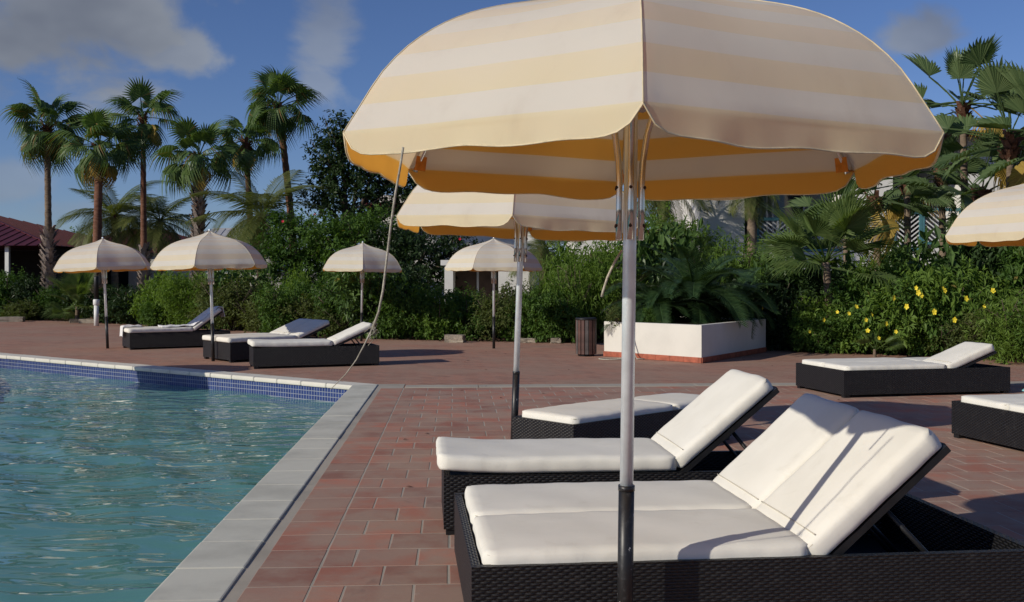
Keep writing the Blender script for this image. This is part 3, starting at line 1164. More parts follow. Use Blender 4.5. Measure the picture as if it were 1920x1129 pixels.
def make_lounger(key, label, backs, seats=1, overhang=False, curl=0.0, seed=1, seat_frac=.62, rails=True):
    (ox, oy), ang, L, W = LOUNGERS[key]
    root = empty('sun_lounger', (ox, oy, 0), R(ang))
    tag(root, label, 'sun lounger', 'black wicker loungers on the terrace')
    th = .035
    zb = .035
    link_mesh('side_panel', uvbox('side_panel', 0, L, 0, th, zb, BOX_H, M['wicker']), root)
    link_mesh('side_panel', uvbox('side_panel', 0, L, W - th, W, zb, BOX_H, M['wicker']), root)
    link_mesh('end_panel', uvbox('end_panel', 0.0005, th, th + .0005, W - th - .0005, zb, BOX_H - .0015, M['wicker']), root)
    link_mesh('end_panel', uvbox('end_panel', L - th, L - .0005, th + .0005, W - th - .0005, zb, BOX_H - .0015, M['wicker']), root)
    foot = MB().box(0, .07, 0, .07, 0, zb + .01).mesh('foot', M['black'])
    for fx in (.012, L - .082):
        for fy in (.012, W - .082):
            link_mesh('foot', foot, root, (fx, fy, 0))
    hx = L * seat_frac
    MB().box(th + .001, hx + .02, th + .001, W - th - .001, .235, .262).build('seat_deck', M['black'], root)
    MB().box(hx + .02, L - th - .001, th + .001, W - th - .001, .05, .062).build('base_floor', M['black'], root)
    cw = (W - (.02 if not overhang else .0)) / seats
    if not overhang: cw = (W - 2 * .022) / seats
    T = .105 if not overhang else .088
    z0 = .268 if not overhang else BOX_H + .004
    x0 = .045 if not overhang else -.035
    y0 = .022 if not overhang else -.005
    if overhang: cw = (W + .01) / seats
    BL = .72
    for s in range(seats):
        sc = link_mesh('seat_cushion', cushion_mesh(hx - x0 + .01, cw - .006, T, seed * 10 + s, curl, name='seat_cushion'), root, (x0, y0 + s * cw + .003, z0))
        MB().tube(piping_path(hx - x0 + .01, cw - .006, T - .016 + (curl * .0)), .0035, 5, cap=False).build('piping', M['piping'], sc) if not curl else None
        ba = backs[s]
        by = y0 + s * cw + .003
        # backrest frame pivoting at the hinge
        br = MB()
        fl = L - hx - .06
        fl = min(fl, .72)
        wi = cw - .02
        br.box(0, fl, .012, .045, -.030, -.002)
        br.box(0, fl, wi - .033, wi, -.030, -.002)
        for q in range(9):
            xx = .02 + q * (fl - .06) / 8
            br.box(xx, xx + .05, .046, wi - .034, -.022, -.006)
        zf = z0 - .002 if (overhang or ba > 5) else z0 - .002
        bo = br.build('backrest', M['black'], root, (hx + .015, by, zf), (0, -R(ba), 0))
        if ba > 5:
            for yy in (.07, wi - .05):
                p0 = Vector((hx + .015, by + yy, zf)) + Vector((math.cos(R(ba)) * fl * .55, 0, math.sin(R(ba)) * fl * .55 - .03))
                p1 = Vector((min(hx + fl * .98, L - .1), by + yy, .09))
                MB().tube([p0, p1], .011, 8).build('strut', M['black'], root)
        bc = link_mesh('back_cushion', cushion_mesh(BL, cw - .006, T - .008, seed * 10 + s + 5, name='back_cushion'), root,
                       (hx + .018 - math.sin(R(ba)) * .0, by, z0 + .002), (0, -R(ba), 0))
        MB().tube(piping_path(BL, cw - .006, T - .024), .0035, 5, cap=False).build('piping', M['piping'], bc)
        # sewn fold line low on the back cushion
        if ba > 5:
            MB().tube([(.085, .02 + (cw - .05) * k / 12, T - .004 + .006 * math.sin(math.pi * k / 12)) for k in range(13)], .003, 5).build('seam', M['piping'], bc)
    return root


make_lounger('near', 'wide wicker lounger holding two cream mattresses side by side, both backs steeply raised', [41.5, 42], 2, seed=1, seat_frac=.587)
make_lounger('second', 'single wicker lounger with one raised back, its cream mattress overhanging the foot end', [40], 1, True, .028, seed=2)
make_lounger('third', 'wicker lounger lying flat at an angle at the foot of a parasol pole', [0], 1, seed=3)
make_lounger('far_right', 'wide wicker lounger before the flowering hedge with only one of its two backs raised', [21, 0], 2, seed=4)
make_lounger('edge', 'wicker lounger with a teal towel, next to the wide lounger before the flowering hedge', [25, 25], 2, seed=5)
la = make_lounger('far_a', 'wicker lounger with a crumpled white towel trailing over its raised back', [36], 1, True, seed=6)
make_lounger('far_b', 'wide wicker lounger with low raised backs behind the single lounger at the pool edge', [22, 22], 2, True, seed=7)
make_lounger('far_c', 'single wicker lounger with low raised back closest to the pool corner', [24], 1, True, .02, seed=8)


def towel(name, key, path, w0, w1, material, label, seed, thick=.012):
    """cloth ribbon following points (x,z) of the lounger, wide from w0 to w1, crumpled"""
    (ox, oy), ang, L, W = LOUNGERS[key]
    rng = random.Random(seed)
    nx, ny = 60, 18
    P = [Vector((p[0], 0, p[1])) for p in path]
    cum = [0]
    for a, b in zip(P, P[1:]): cum.append(cum[-1] + (b - a).length)
    V, F = [], []
    ph = [rng.uniform(0, 6.28) for _ in range(8)]
    for i in range(nx + 1):
        s = cum[-1] * i / nx
        k = max(j for j in range(len(cum) - 1) if cum[j] <= s + 1e-9)
        p = P[k].lerp(P[k + 1], (s - cum[k]) / (cum[k + 1] - cum[k]))
        for j in range(ny + 1):
            t = j / ny
            wob = .05 * math.sin(s * 5 + ph[0]) + .03 * math.sin(s * 11 + ph[1])
            y = w0 + (w1 - w0) * t + wob * (.4 + .6 * t)
            z = p.z + .018 * abs(math.sin(t * 9 + s * 4 + ph[2])) + .014 * abs(math.sin(t * 17 - s * 7 + ph[3])) + .008 * math.sin(s * 23 + t * 5 + ph[4])
            V.append((p.x + .015 * math.sin(t * 8 + ph[5]), y, z))
    for i in range(nx):
        for j in range(ny):
            a = i * (ny + 1) + j
            F.append((a, a + ny + 1, a + ny + 2, a + 1))
    me = np_mesh(name, V, F, material, smooth=True)
    o = link_mesh(name, me, None, (ox, oy, 0), (0, 0, R(ang)))
    md = o.modifiers.new('thick', 'SOLIDIFY')
    md.thickness = thick
    tag(o, label, 'towel')
    return o


towel('crumpled_towel', 'far_a', [(.62, .428), (1.0, .43), (1.24, .435), (1.45, .58), (1.75, .80), (1.86, .80), (1.90, .60)], .05, .42, M['towel'],
      'crumpled white towel trailing over the lounger beneath the far parasols', 3)
towel('hanging_towel', 'far_a', [(.30, .424), (.05, .424), (-.045, .420), (-.055, .22)], .42, .74, M['towel'],
      'white towel hanging over the foot end of the lounger beneath the far parasols', 5)
towel('teal_towel', 'edge', [(.72, .394), (.95, .396), (1.25, .394)], .85, 1.2, M['teal_towel'], 'teal towel lying on a lounger by the flowering hedge', 8)

# ------------------------------------------------------------------ planter, bin, post, stones, ropes
def make_planter():
    c1, c2, c3 = Vector((1.68, 18.5)), Vector((3.17, 16.94)), Vector((4.91, 19.6))
    c4 = c1 + c3 - c2
    root = empty('planter', (0, 0, 0))
    quad = [c1, c2, c3, c4]
    inner = offset_poly([tuple(p) for p in quad], -.12)
    for i in range(4):
        j = (i + 1) % 4
        a, b, c, d = quad[i], quad[j], Vector(inner[j]), Vector(inner[i])
        e = (b - a).normalized() * .001
        MB().prism([tuple(a + e), tuple(b - e), tuple(c - e), tuple(d + e)], .0, .635).build('wall', M['cream_wall'], root, bevel=.008)
        nrm = Vector(((b - a).y, -(b - a).x)).normalized()
        if nrm.dot(a - (quad[0] + quad[2]) / 2) < 0: nrm = -nrm
        L = (b - a).length
        dd = (b - a).normalized()
        k = 0
        s0 = 0.0
        while s0 < L - .02:                       # skirting tiles
            s1 = min(s0 + .30, L)
            p0, p1 = a + dd * (s0 + .002), a + dd * (s1 - .002)
            MB().prism([tuple(p0), tuple(p1), tuple(p1 + nrm * .014), tuple(p0 + nrm * .014)], 0, .092).build('skirting_tile', M['red_trim'], root)
            s0 = s1
    MB().prism(inner, .30, .59).build('soil', M['soil'], root)
    tag(root, 'cream rendered planter with red tile skirting, holding a dark cycad', 'planter')


make_planter()


def make_bin(x, y):
    root = empty('litter_bin', (x, y, 0))
    MB().tube([(0, 0, .03), (0, 0, .66)], .165, 24).build('liner', M['black'], root)
    sl = {}
    for k in range(16):
        key = 0 if k % 3 else 1
        if key not in sl:
            sl[key] = MB().box(.172, .190, -.029, .029, .035, .655).mesh('slat', M['slat'] if key == 0 else M['slat2'], .003)
        link_mesh('slat', sl[key], root, (0, 0, 0), (0, 0, 2 * math.pi * k / 16))
    pts = [(.178 * math.cos(a), .178 * math.sin(a), .675) for a in np.linspace(0, 2 * math.pi, 33)]
    MB().tube(pts, .022, 8, cap=False).build('rim', M['black'], root)
    MB().tube([(0, 0, 0), (0, 0, .035)], .15, 20).build('base', M['black'], root)
    tag(root, 'round litter bin of dark vertical wood slats beside the planter', 'bin')


make_bin(1.36, 18.6)

root = empty('post', (-12.55, 30.6, 0))
MB().tube([(0, 0, 0), (0, 0, .62)], .07, 14).build('shaft', M['white_paint'], root)
MB().tube([(0, 0, .62), (0, 0, .64), (0, 0, .78), (0, 0, .80)], [.075, .095, .095, .08], 14).build('lamp_head', M['white_paint'], root)
MB().tube([(0, 0, .80), (0, 0, 1.46), (0, 0, 1.50)], [.07, .07, .05], 12).build('dark_column', M['black'], root)
tag(root, 'slim garden post, white below and dark above, among the hedge shrubs', 'post')

rs = random.Random(21)
for k, (px, d, w, h, lab) in enumerate(((853, 22.6, .42, .17, 'cream concrete block at the foot of the hedge behind the small parasol'),
                                 (20, 33.5, .8, .16, 'pale edging stone at the foot of the shrubs before the red roofed bar'),
                                 (150, 33, .6, .12, 'pale edging stone below the low light green fan palm'),
                                 (165, 32.4, .5, .14, 'small pale edging stone beside the white garden post'),
                                 (990, 22.5, .35, .10, 'low pale edging stone below the hedge near the striped parasol pole'),
                                 (1042, 22.3, .22, .11, 'small pale edging stone beside the litter bin'))):
    x = (px - 960) / 1900 * d
    bm = bmesh.new()
    bmesh.ops.create_cube(bm, size=1)
    bmesh.ops.subdivide_edges(bm, edges=bm.edges, cuts=3, use_grid_fill=True)
    for v in bm.verts:
        v.co = Vector((v.co.x * w, v.co.y * w * .5, (v.co.z + .5) * h)) + Vector((rs.uniform(-1, 1), rs.uniform(-1, 1), rs.uniform(-1, 1))) * .012
        v.co.z = max(v.co.z, -.02)
    me = bpy.data.meshes.new('edging_stone')
    bm.to_mesh(me)
    bm.free()
    me.materials.append(M['stone'])
    tag(link_mesh('edging_stone', me, None, (x, d, -.005), (0, 0, rs.uniform(-.3, .3))), lab, 'stone', 'edging stones along the hedge')

# rope hanging over the planter and lying at its foot
r0 = [(2.02, 18.04, .66), (2.03, 17.96, .64), (2.045, 17.93, .50), (2.09, 17.90, .30), (2.13, 17.84, .12), (2.18, 17.70, .012), (2.32, 17.72, .012)]
r1 = [(2.0, 18.06, .66), (2.01, 17.98, .63), (2.03, 17.95, .45), (2.05, 17.93, .25), (2.07, 17.88, .08), (2.07, 17.76, .012), (1.9, 17.9, .012)]
tag(MB().tube(r0, .011, 6).tube(r1, .009, 6).build('rope', M['rope']), 'pale rope hanging down the side of the planter', 'rope')
pts = [(1.75 + .22 * math.cos(a) * (1 + .1 * math.sin(3 * a)), 17.72 + .16 * math.sin(a), .010) for a in np.linspace(.4, 5.9, 26)]
tag(MB().tube(pts, .010, 6).build('rope', M['rope']), 'loop of pale rope lying on the paving before the planter', 'rope')

# ------------------------------------------------------------------ vegetation
def norm(a):
    return a / np.maximum(np.linalg.norm(a, axis=-1, keepdims=True), 1e-9)


def leaf_cloud(name, blobs, n, leaf, width, seed, material, sprig=10, spread=1.0, droop=.25, shell=.45):
    """blobs: (cx,cy,cz,rx,ry,rz). Leaves sit in sprigs spread through the blobs, denser towards the outside."""
    rng = np.random.default_rng(seed)
    B = np.array(blobs, float)
    vol = (B[:, 3] * B[:, 4] + B[:, 4] * B[:, 5])
    ns = n // sprig
    bi = rng.choice(len(B), ns, p=vol / vol.sum())
    d = norm(rng.normal(size=(ns, 3)))
    rad = shell + (1 - shell) * rng.random(ns) ** .6
    rad *= 1 + .16 * np.sin(d[:, 0] * 9 + bi) * np.sin(d[:, 2] * 8 + bi * 2)
    c = B[bi, :3] + d * B[bi, 3:] * rad[:, None]
    keep = c[:, 2] > .03
    c, d, bi = c[keep], d[keep], bi[keep]
    ns = len(c)
    ax = norm(d * .9 + rng.normal(size=(ns, 3)) * .55 + np.array([0, 0, .45]))
    # leaves of each sprig
    k = np.repeat(np.arange(ns), sprig)
    m = len(k)
    along = rng.random(m)
    A = ax[k]
    side = norm(np.cross(A, rng.normal(size=(m, 3))))
    pos = c[k] + A * ((along - .5) * leaf * 2.6 * spread)[:, None] + side * (leaf * .12)
    dirn = norm(A * .55 + side * .9 + np.array([0, 0, -droop]) + rng.normal(size=(m, 3)) * .15)
    up = norm(np.array([0, 0, 1.0]) + A * .5 + rng.normal(size=(m, 3)) * .35)
    wv = norm(np.cross(dirn, up))
    nn = np.cross(wv, dirn)
    ln = leaf * rng.uniform(.65, 1.25, m)
    wd = width * rng.uniform(.75, 1.2, m)
    p0 = pos
    p1 = pos + dirn * (ln * .45)[:, None] + wv * (wd * .5)[:, None] + nn * (wd * .14)[:, None]
    p2 = pos + dirn * ln[:, None] - nn * (ln * .12)[:, None]
    p3 = pos + dirn * (ln * .45)[:, None] - wv * (wd * .5)[:, None] + nn * (wd * .14)[:, None]
    V = np.stack([p0, p1, p2, p3], 1).reshape(-1, 3)
    V[:, 2] = np.maximum(V[:, 2], .01)
    F = np.arange(m * 4).reshape(-1, 4)
    sp = rng.random(ns)[k]
    return np_mesh(name, V, F, material, attr=np.clip(sp * .55 + rng.random(m) * .45, 0, 1))


def stems_mesh(name, n, h, r, seed, material, thick=.018, forks=2):
    rng = random.Random(seed)
    mb = MB()
    for k in range(n):
        a = rng.uniform(0, 6.28)
        b = Vector((rng.uniform(-.12, .12) * r, rng.uniform(-.12, .12) * r, -.03))
        e = Vector((math.cos(a) * r * rng.uniform(.2, .85), math.sin(a) * r * rng.uniform(.2, .85), h * rng.uniform(.55, .95)))
        m1 = b.lerp(e, .5) + Vector((rng.uniform(-.1, .1) * r, rng.uniform(-.1, .1) * r, .08 * h))
        mb.tube([b, m1, e], [thick, thick * .7, thick * .3], 6)
        for f in range(forks):
            q = b.lerp(e, rng.uniform(.35, .7)) + Vector((0, 0, .03))
            g = q + Vector((rng.uniform(-.5, .5) * r, rng.uniform(-.5, .5) * r, rng.uniform(.1, .4) * h))
            mb.tube([q, q.lerp(g, .5) + Vector((0, 0, .03)), g], [thick * .5, thick * .35, thick * .15], 5)
    return mb.mesh(name, material)


def blob_shrub(seed, r=1.0, h=1.0, k=9):
    rng = random.Random(seed)
    bl = []
    for i in range(k):
        a, q = rng.uniform(0, 6.28), rng.uniform(.1, .62)
        z = rng.uniform(.22, .78)
        s = rng.uniform(.26, .42)
        bl.append((math.cos(a) * q * r, math.sin(a) * q * r, z * h, s * r, s * r, s * h * .8))
    bl.append((0, 0, .42 * h, .62 * r, .62 * r, .42 * h))
    return bl


SHRUB = {}
for i in range(4):
    SHRUB['leaf', i] = (leaf_cloud('foliage', blob_shrub(30 + i), 7200, .085, .040, 40 + i, M['leaf']), stems_mesh('stem', 9, .95, .8, 50 + i, M['bark']))
for i in range(3):
    SHRUB['bright', i] = (leaf_cloud('foliage', blob_shrub(60 + i), 6000, .10, .042, 70 + i, M['leaf_bright']), stems_mesh('stem', 8, .95, .8, 80 + i, M['bark']))
for i in range(3):
    SHRUB['olive', i] = (leaf_cloud('foliage', blob_shrub(90 + i), 5600, .075, .034, 100 + i, M['leaf_olive'], shell=.35), stems_mesh('stem', 14, 1.0, .9, 110 + i, M['bark'], .014, 3))
for i in range(3):
    SHRUB['dark', i] = (leaf_cloud('foliage', blob_shrub(120 + i), 6600, .10, .05, 130 + i, M['leaf_dark']), stems_mesh('stem', 8, .95, .8, 140 + i, M['bark']))

for i in range(2):
    SHRUB['broad', i] = (leaf_cloud('foliage', blob_shrub(160 + i), 3000, .17, .085, 170 + i, M['leaf_broad'], 7), stems_mesh('stem', 9, .95, .8, 180 + i, M['bark']))
    SHRUB['fine', i] = (leaf_cloud('foliage', blob_shrub(190 + i, k=14), 8400, .11, .022, 195 + i, M['leaf_bright'], 16, 1.6, .1), stems_mesh('stem', 12, 1.0, .9, 198 + i, M['bark']))


def B(px, d):                    # lateral offset of something seen at bearing px, d metres ahead
    return (px - 960) / 1900 * d


rsh = random.Random(77)
SHRUB_LABEL = {
    'leaf': 'mid green leafy shrub', 'bright': 'bright green leafy shrub', 'olive': 'twiggy olive green shrub', 'dark': 'dark leaved shrub', 'broad': 'large leaved shrub', 'fine': 'fine leaved feathery shrub'}


def shrub(kind, px, d, r, h, where, group='shrubs of the hedge behind the terrace', ry=None):
    v = [k for k in SHRUB if k[0] == kind]
    fo, st = SHRUB[v[rsh.randrange(len(v))]]
    root = empty('shrub', (B(px, d), d, -.03), rsh.uniform(0, 6.28))
    root.scale = (r, ry or r, h)
    link_mesh('foliage', fo, root)
    link_mesh('stem', st, root)
    size = 'low ' if h < .95 else 'waist high ' if h < 1.28 else 'chest high ' if h < 1.62 else 'head high ' if h < 2.05 else 'tall '
    tag(root, size + SHRUB_LABEL[kind] + ' ' + where, 'shrub', group)
    return root


# (kind, bearing, distance, radius, height, place)
rows = [
    # left, before the bar
    ('leaf', 5, 36.5, 1.5, 1.75, 'before the open bar under the red roof'), ('dark', 62, 36.0, 1.2, 1.5, 'before the open bar under the red roof'),
    ('olive', 45, 34.9, 1.2, .75, 'before the open bar under the red roof'), ('leaf', 100, 35.4, 1.0, 1.3, 'before the open bar under the red roof'),
    ('dark', 215, 33.0, 1.3, 1.25, 'beside the white garden post'), ('dark', 250, 32.0, 1.25, 1.15, 'beside the white garden post'),
    ('dark', 165, 35.0, 1.2, 1.6, 'beside the white garden post'),
    # behind the towel lounger
    ('bright', 325, 30.2, 1.25, 1.72, 'behind the lounger with the crumpled towel'), ('fine', 372, 29.2, 1.3, 1.65, 'behind the lounger with the crumpled towel'),
    ('leaf', 290, 29.8, .8, .75, 'behind the lounger with the crumpled towel'),
    ('olive', 440, 28.0, 1.35, 1.45, 'between the far parasols'), ('broad', 425, 28.8, 1.2, 1.7, 'between the far parasols'),
    ('olive', 500, 26.6, 1.2, 1.15, 'between the far parasols'), ('leaf', 535, 26.0, 1.1, 1.25, 'between the far parasols'),
    ('bright', 545, 27.4, 1.0, 1.65, 'between the far parasols'), ('olive', 590, 25.5, 1.1, 1.05, 'between the far parasols'),
    ('leaf', 640, 25.3, 1.1, 1.45, 'behind the small parasol at the hedge'), ('olive', 650, 24.6, 1.0, .75, 'behind the small parasol at the hedge'),
    ('broad', 700, 24.6, 1.2, 1.65, 'behind the small parasol at the hedge'), ('dark', 745, 25.6, 1.2, 1.7, 'behind the small parasol at the hedge'),
    ('leaf', 780, 24.1, 1.1, 1.25, 'before the low porch'), ('bright', 822, 23.8, .9, 1.0, 'before the low porch'),
    ('leaf', 880, 24.2, 1.1, 1.20, 'before the low porch'), ('olive', 938, 23.8, 1.1, 1.15, 'before the low porch'),
    ('leaf', 1000, 23.2, 1.1, 1.2, 'between the low porch and the litter bin'), ('olive', 965, 24.4, 1.1, 1.4, 'between the low porch and the litter bin'),
    ('leaf', 1052, 22.9, 1.0, 1.3, 'behind the litter bin'), ('fine', 1080, 23.4, 1.1, 1.9, 'behind the litter bin'),
    ('fine', 1130, 23.9, 1.3, 2.1, 'behind the planter'), ('leaf', 1190, 24.6, 1.35, 2.3, 'behind the planter'), ('bright', 1085, 25.5, 1.3, 2.5, 'behind the litter bin'),
    ('broad', 1260, 24.4, 1.5, 2.6, 'behind the planter'), ('dark', 1330, 23.4, 1.4, 2.3, 'behind the planter'), ('fine', 1405, 23.0, 1.3, 2.2, 'behind the planter'),
    ('dark', 1440, 21.2, 1.1, 1.55, 'between the planter and the flowering hedge'), ('dark', 1478, 20.4, .9, 1.25, 'between the planter and the flowering hedge'),
    ('broad', 1500, 21.6, 1.2, 1.75, 'between the planter and the flowering hedge'), ('dark', 1560, 21.2, 1.3, 1.6, 'below the wide fan palm'),
    ('fine', 1620, 21.8, 1.3, 1.9, 'below the wide fan palm'),
    ('bright', 1440, 26.5, 1.2, 1.85, 'before the first balcony'), ('leaf', 1520, 26.0, 1.2, 2.0, 'before the first balcony'), ('bright', 1650, 25.0, 1.4, 2.3, 'between the two balconies'),
    ('leaf', 1545, 19.4, .75, .75, 'at the front of the flowering hedge'),
    ('leaf', 1770, 21.4, 1.5, 2.0, 'below the balcony with the teal railing'), ('broad', 1700, 22.2, 1.4, 2.07, 'below the balcony with the teal railing'),
    ('broad', 1840, 20.6, 1.5, 2.4, 'below the balcony with the teal railing'), ('dark', 1905, 20.2, 1.5, 2.5, 'below the balcony with the teal railing'),
    ('leaf', 1980, 19.6, 1.6, 2.5, 'below the balcony with the teal railing'), ('leaf', 2060, 18.6, 1.5, 2.3, 'below the balcony with the teal railing'),
    ('olive', 1800, 18.3, 1.0, .85, 'behind the lounger with one raised back'), ('olive', 1870, 17.9, 1.1, 1.0, 'behind the lounger with one raised back'),
    ('fine', 1930, 17.2, 1.1, 1.2, 'behind the lounger with one raised back'), ('leaf', 2010, 16.6, 1.3, 1.4, 'behind the lounger with one raised back'),
]
for kd, px, d, r, h, where in rows:
    shrub(kd, px, d, r, h, where)


sp = shrub('olive', 1160, 18.33, .50, .5, 'spilling over the cream planter wall', 'plants in the planter')
sp.location = (2.02, 18.40, .45)
sp2 = shrub('leaf', 1220, 18.33, .35, .40, 'growing low in the cream planter', 'plants in the planter')
sp2.location = (2.6, 18.2, .5)
sp3 = shrub('dark', 1300, 19.5, .8, .75, 'filling the cream planter below the cycads', 'plants in the planter')
sp3.location = (3.75, 19.55, .5)
sp4 = shrub('leaf', 1300, 19.5, .6, .55, 'on the far side of the cream planter', 'plants in the planter')
sp4.location = (2.9, 19.6, .5)

# flowering hedge with yellow trumpet flowers
def flower_mesh(name, r, material):
    mb = MB()
    for k in range(5):
        a = 2 * math.pi * k / 5
        e, f = Vector((math.cos(a), math.sin(a), 0)), Vector((-math.sin(a), math.cos(a), 0))
        c = Vector((0, 0, -.25 * r))
        mb.poly([c, e * r * .7 + f * r * .42, e * r * 1.05 + Vector((0, 0, .1 * r)), e * r * .7 - f * r * .42])
    return mb.mesh(name, material)


fl = flower_mesh('flower', .036, M['petal'])
flr = flower_mesh('flower', .038, M['red_petal'])


def flowers(root, spots, mesh_):
    m = (Matrix.Translation(root.location) @ root.rotation_euler.to_matrix().to_4x4() @ Matrix.Diagonal((*root.scale, 1))).inverted()
    for px, py, d in spots:
        p = m @ ray(px, py, d)
        o = link_mesh('flower', mesh_, root, p)
        mm = Matrix.Rotation(-root.rotation_euler.z, 3, 'Z') @ Euler((R(70 + rsh.uniform(-25, 25)), rsh.uniform(-.4, .4), rsh.uniform(-.6, .6))).to_matrix()
        o.rotation_euler = mm.to_euler()
        s_ = rsh.uniform(.8, 1.25)
        o.scale = (s_ / root.scale[0], s_ / root.scale[1], s_ / root.scale[2])


fs = []
for kd, px, d, r, h in (('bright', 1585, 19.6, 1.15, 1.35), ('leaf', 1650, 19.2, 1.2, 1.45), ('bright', 1715, 19.1, 1.25, 1.75), ('leaf', 1785, 19.0, 1.2, 1.7), ('bright', 1850, 18.9, 1.2, 1.6)):
    fs.append(shrub(kd, px, d, r, h, 'dotted with yellow flowers beside the planter', 'shrubs of the flowering hedge'))
flowers(fs[0], [(1518, 622, 18.75), (1570, 585, 18.5), (1592, 588, 18.4), (1545, 600, 18.6), (1429, 578, 20.2)], fl)
flowers(fs[1], [(1624, 600, 18.1), (1627, 620, 18.1), (1662, 607, 18.1), (1635, 590, 18.2)], fl)
flowers(fs[2], [(1676, 559, 18.0), (1718, 540, 17.95), (1722, 549, 17.95), (1728, 554, 17.95), (1700, 575, 17.9)], fl)
flowers(fs[3], [(1769, 541, 17.95), (1772, 545, 17.95), (1790, 600, 17.9), (1752, 585, 17.9), (1812, 560, 17.9)], fl)
flowers(fs[4], [(1846, 575, 17.8), (1880, 600, 17.8), (1862, 545, 17.8)], fl)
flowers(fs[1], [(1606, 575, 18.1), (1648, 634, 18.0), (1680, 622, 18.0)], fl)


# trees ---------------------------------------------------------------
def tree(name, px, d, top, crown_blobs, n, leaf, width, material, seed, label, trunk_h, trunk_r, group=None, sprig=12, shell=.35):
    root = empty(name, (B(px, d), d, -.03))
    fo = link_mesh('crown', leaf_cloud('crown', crown_blobs, n, leaf, width, seed, material, sprig, shell=shell), root)
    rng = random.Random(seed)
    mb = MB()
    tip = Vector((crown_blobs[0][0], crown_blobs[0][1], trunk_h))
    mb.tube([(0, 0, 0), (.05, .02, trunk_h * .5), tip], [trunk_r, trunk_r * .8, trunk_r * .6], 9)
    for b in crown_blobs:
        c = Vector(b[:3])
        mid = tip.lerp(c, .5) + Vector((rng.uniform(-.2, .2), rng.uniform(-.2, .2), .1))
        mb.tube([tip, mid, c], [trunk_r * .5, trunk_r * .32, trunk_r * .14], 6)
        for q in range(3):
            e = c + Vector((rng.uniform(-1, 1) * b[3], rng.uniform(-1, 1) * b[4], rng.uniform(-.6, 1) * b[5]))
            mb.tube([mid.lerp(c, .6), mid.lerp(e, .6) + Vector((0, 0, .08)), e], [trunk_r * .18, trunk_r * .1, .006], 5)
    mb.build('trunk', M['bark'], root)
    tag(root, label, 'tree', group)
    return root


# tall dark tree left of the big parasol
d = 36.0
tree('broadleaf_tree', 655, d, 7.6, [(0, 0, 5.6, 1.3, 1.4, 1.25), (.7, .2, 6.6, 1.0, 1.0, .85), (-.8, 0, 5.9, .75, .9, .8), (.2, -.3, 4.2, 1.5, 1.4, 1.2), (1.4, 0, 5.4, 1.3, 1.2, 1.2), (-1.1, .1, 4.5, .8, .8, .8), (1.2, 0, 7.2, .6, .6, .5),
                                    (-.3, -.2, 6.75, .7, .7, .55), (2.0, 0, 6.5, .8, .8, .7), (2.2, .2, 4.2, 1.2, 1.1, 1.1)],
     15000, .17, .085, M['leaf_dark'], 201, 'tall dark broadleaf tree rising behind the hedge beside the leaning palms', 2.6, .2)
# big leafy flowering masses behind the middle hedge
t1 = tree('broadleaf_tree', 560, 30.5, 3.6, [(0, 0, 2.5, 1.1, 1.1, .85), (-.9, 0, 2.1, .8, .8, .7), (.9, .2, 2.3, .9, .9, .8), (.2, -.4, 1.7, 1.0, .9, .6), (-.3, 0, 3.1, .7, .7, .5), (1.5, 0, 2.9, .7, .7, .6)],
          9000, .13, .075, M['leaf'], 202, 'bushy round leaved tree with a few red flowers behind the far parasols', 1.2, .1, 'bushy trees behind the hedge')
flowers(t1, [(530, 415, 29.4), (590, 402, 29.5)], flr)
t2 = tree('broadleaf_tree', 665, 29.5, 3.3, [(0, 0, 2.3, 1.1, 1.1, .8), (-.8, 0, 2.7, .8, .8, .7), (.9, .2, 2.4, .9, .9, .8), (.2, -.3, 1.5, 1.0, .9, .6), (.6, 0, 3.0, .8, .7, .5), (1.4, 0, 1.9, .8, .7, .7)],
          9000, .13, .07, M['leaf'], 203, 'bushy tree rising right behind the small parasol at the hedge', 1.1, .1, 'bushy trees behind the hedge')
t3 = tree('broadleaf_tree', 790, 29.0, 3.0, [(0, 0, 2.1, 1.1, 1.0, .8), (-.9, 0, 2.4, .8, .8, .7), (.9, .2, 2.3, .9, .9, .7), (.2, -.3, 1.3, 1.1, .9, .6)],
          7500, .13, .065, M['leaf_dark'], 204, 'dark bushy tree between the small parasols at the hedge', 1.0, .1, 'bushy trees behind the hedge')
flowers(t3, [(862, 448, 27.9)], flr)
tree('broadleaf_tree', 1238, 27.0, 3.2, [(0, 0, 2.5, 1.2, 1.0, .8), (.9, 0, 2.3, .9, .8, .7), (-.9, 0, 2.2, .9, .8, .7)], 7000, .11, .05, M['leaf_bright'], 205,
     'feathery green tree behind the planter, before the white pier', 1.3, .09, 'bushy trees behind the hedge')
tree('broadleaf_tree', 880, 46, 4.6, [(0, 0, 3.4, 1.8, 1.4, 1.2), (1.9, 0, 3.1, 1.6, 1.3, 1.1), (-1.9, 0, 3.3, 1.6, 1.4, 1.2)], 8000, .17, .085, M['leaf_dark'], 206,
     'dark tree far behind the low porch', 1.8, .16, 'bushy trees behind the hedge')
tree('broadleaf_tree', 140, 48, 3.7, [(0, 0, 3.0, 1.0, .9, .7), (.8, 0, 2.7, .7, .7, .6), (-.7, 0, 2.6, .7, .7, .6)], 4000, .17, .08, M['leaf_bright'], 207,
     'small green tree between the red roofs', 1.5, .1)


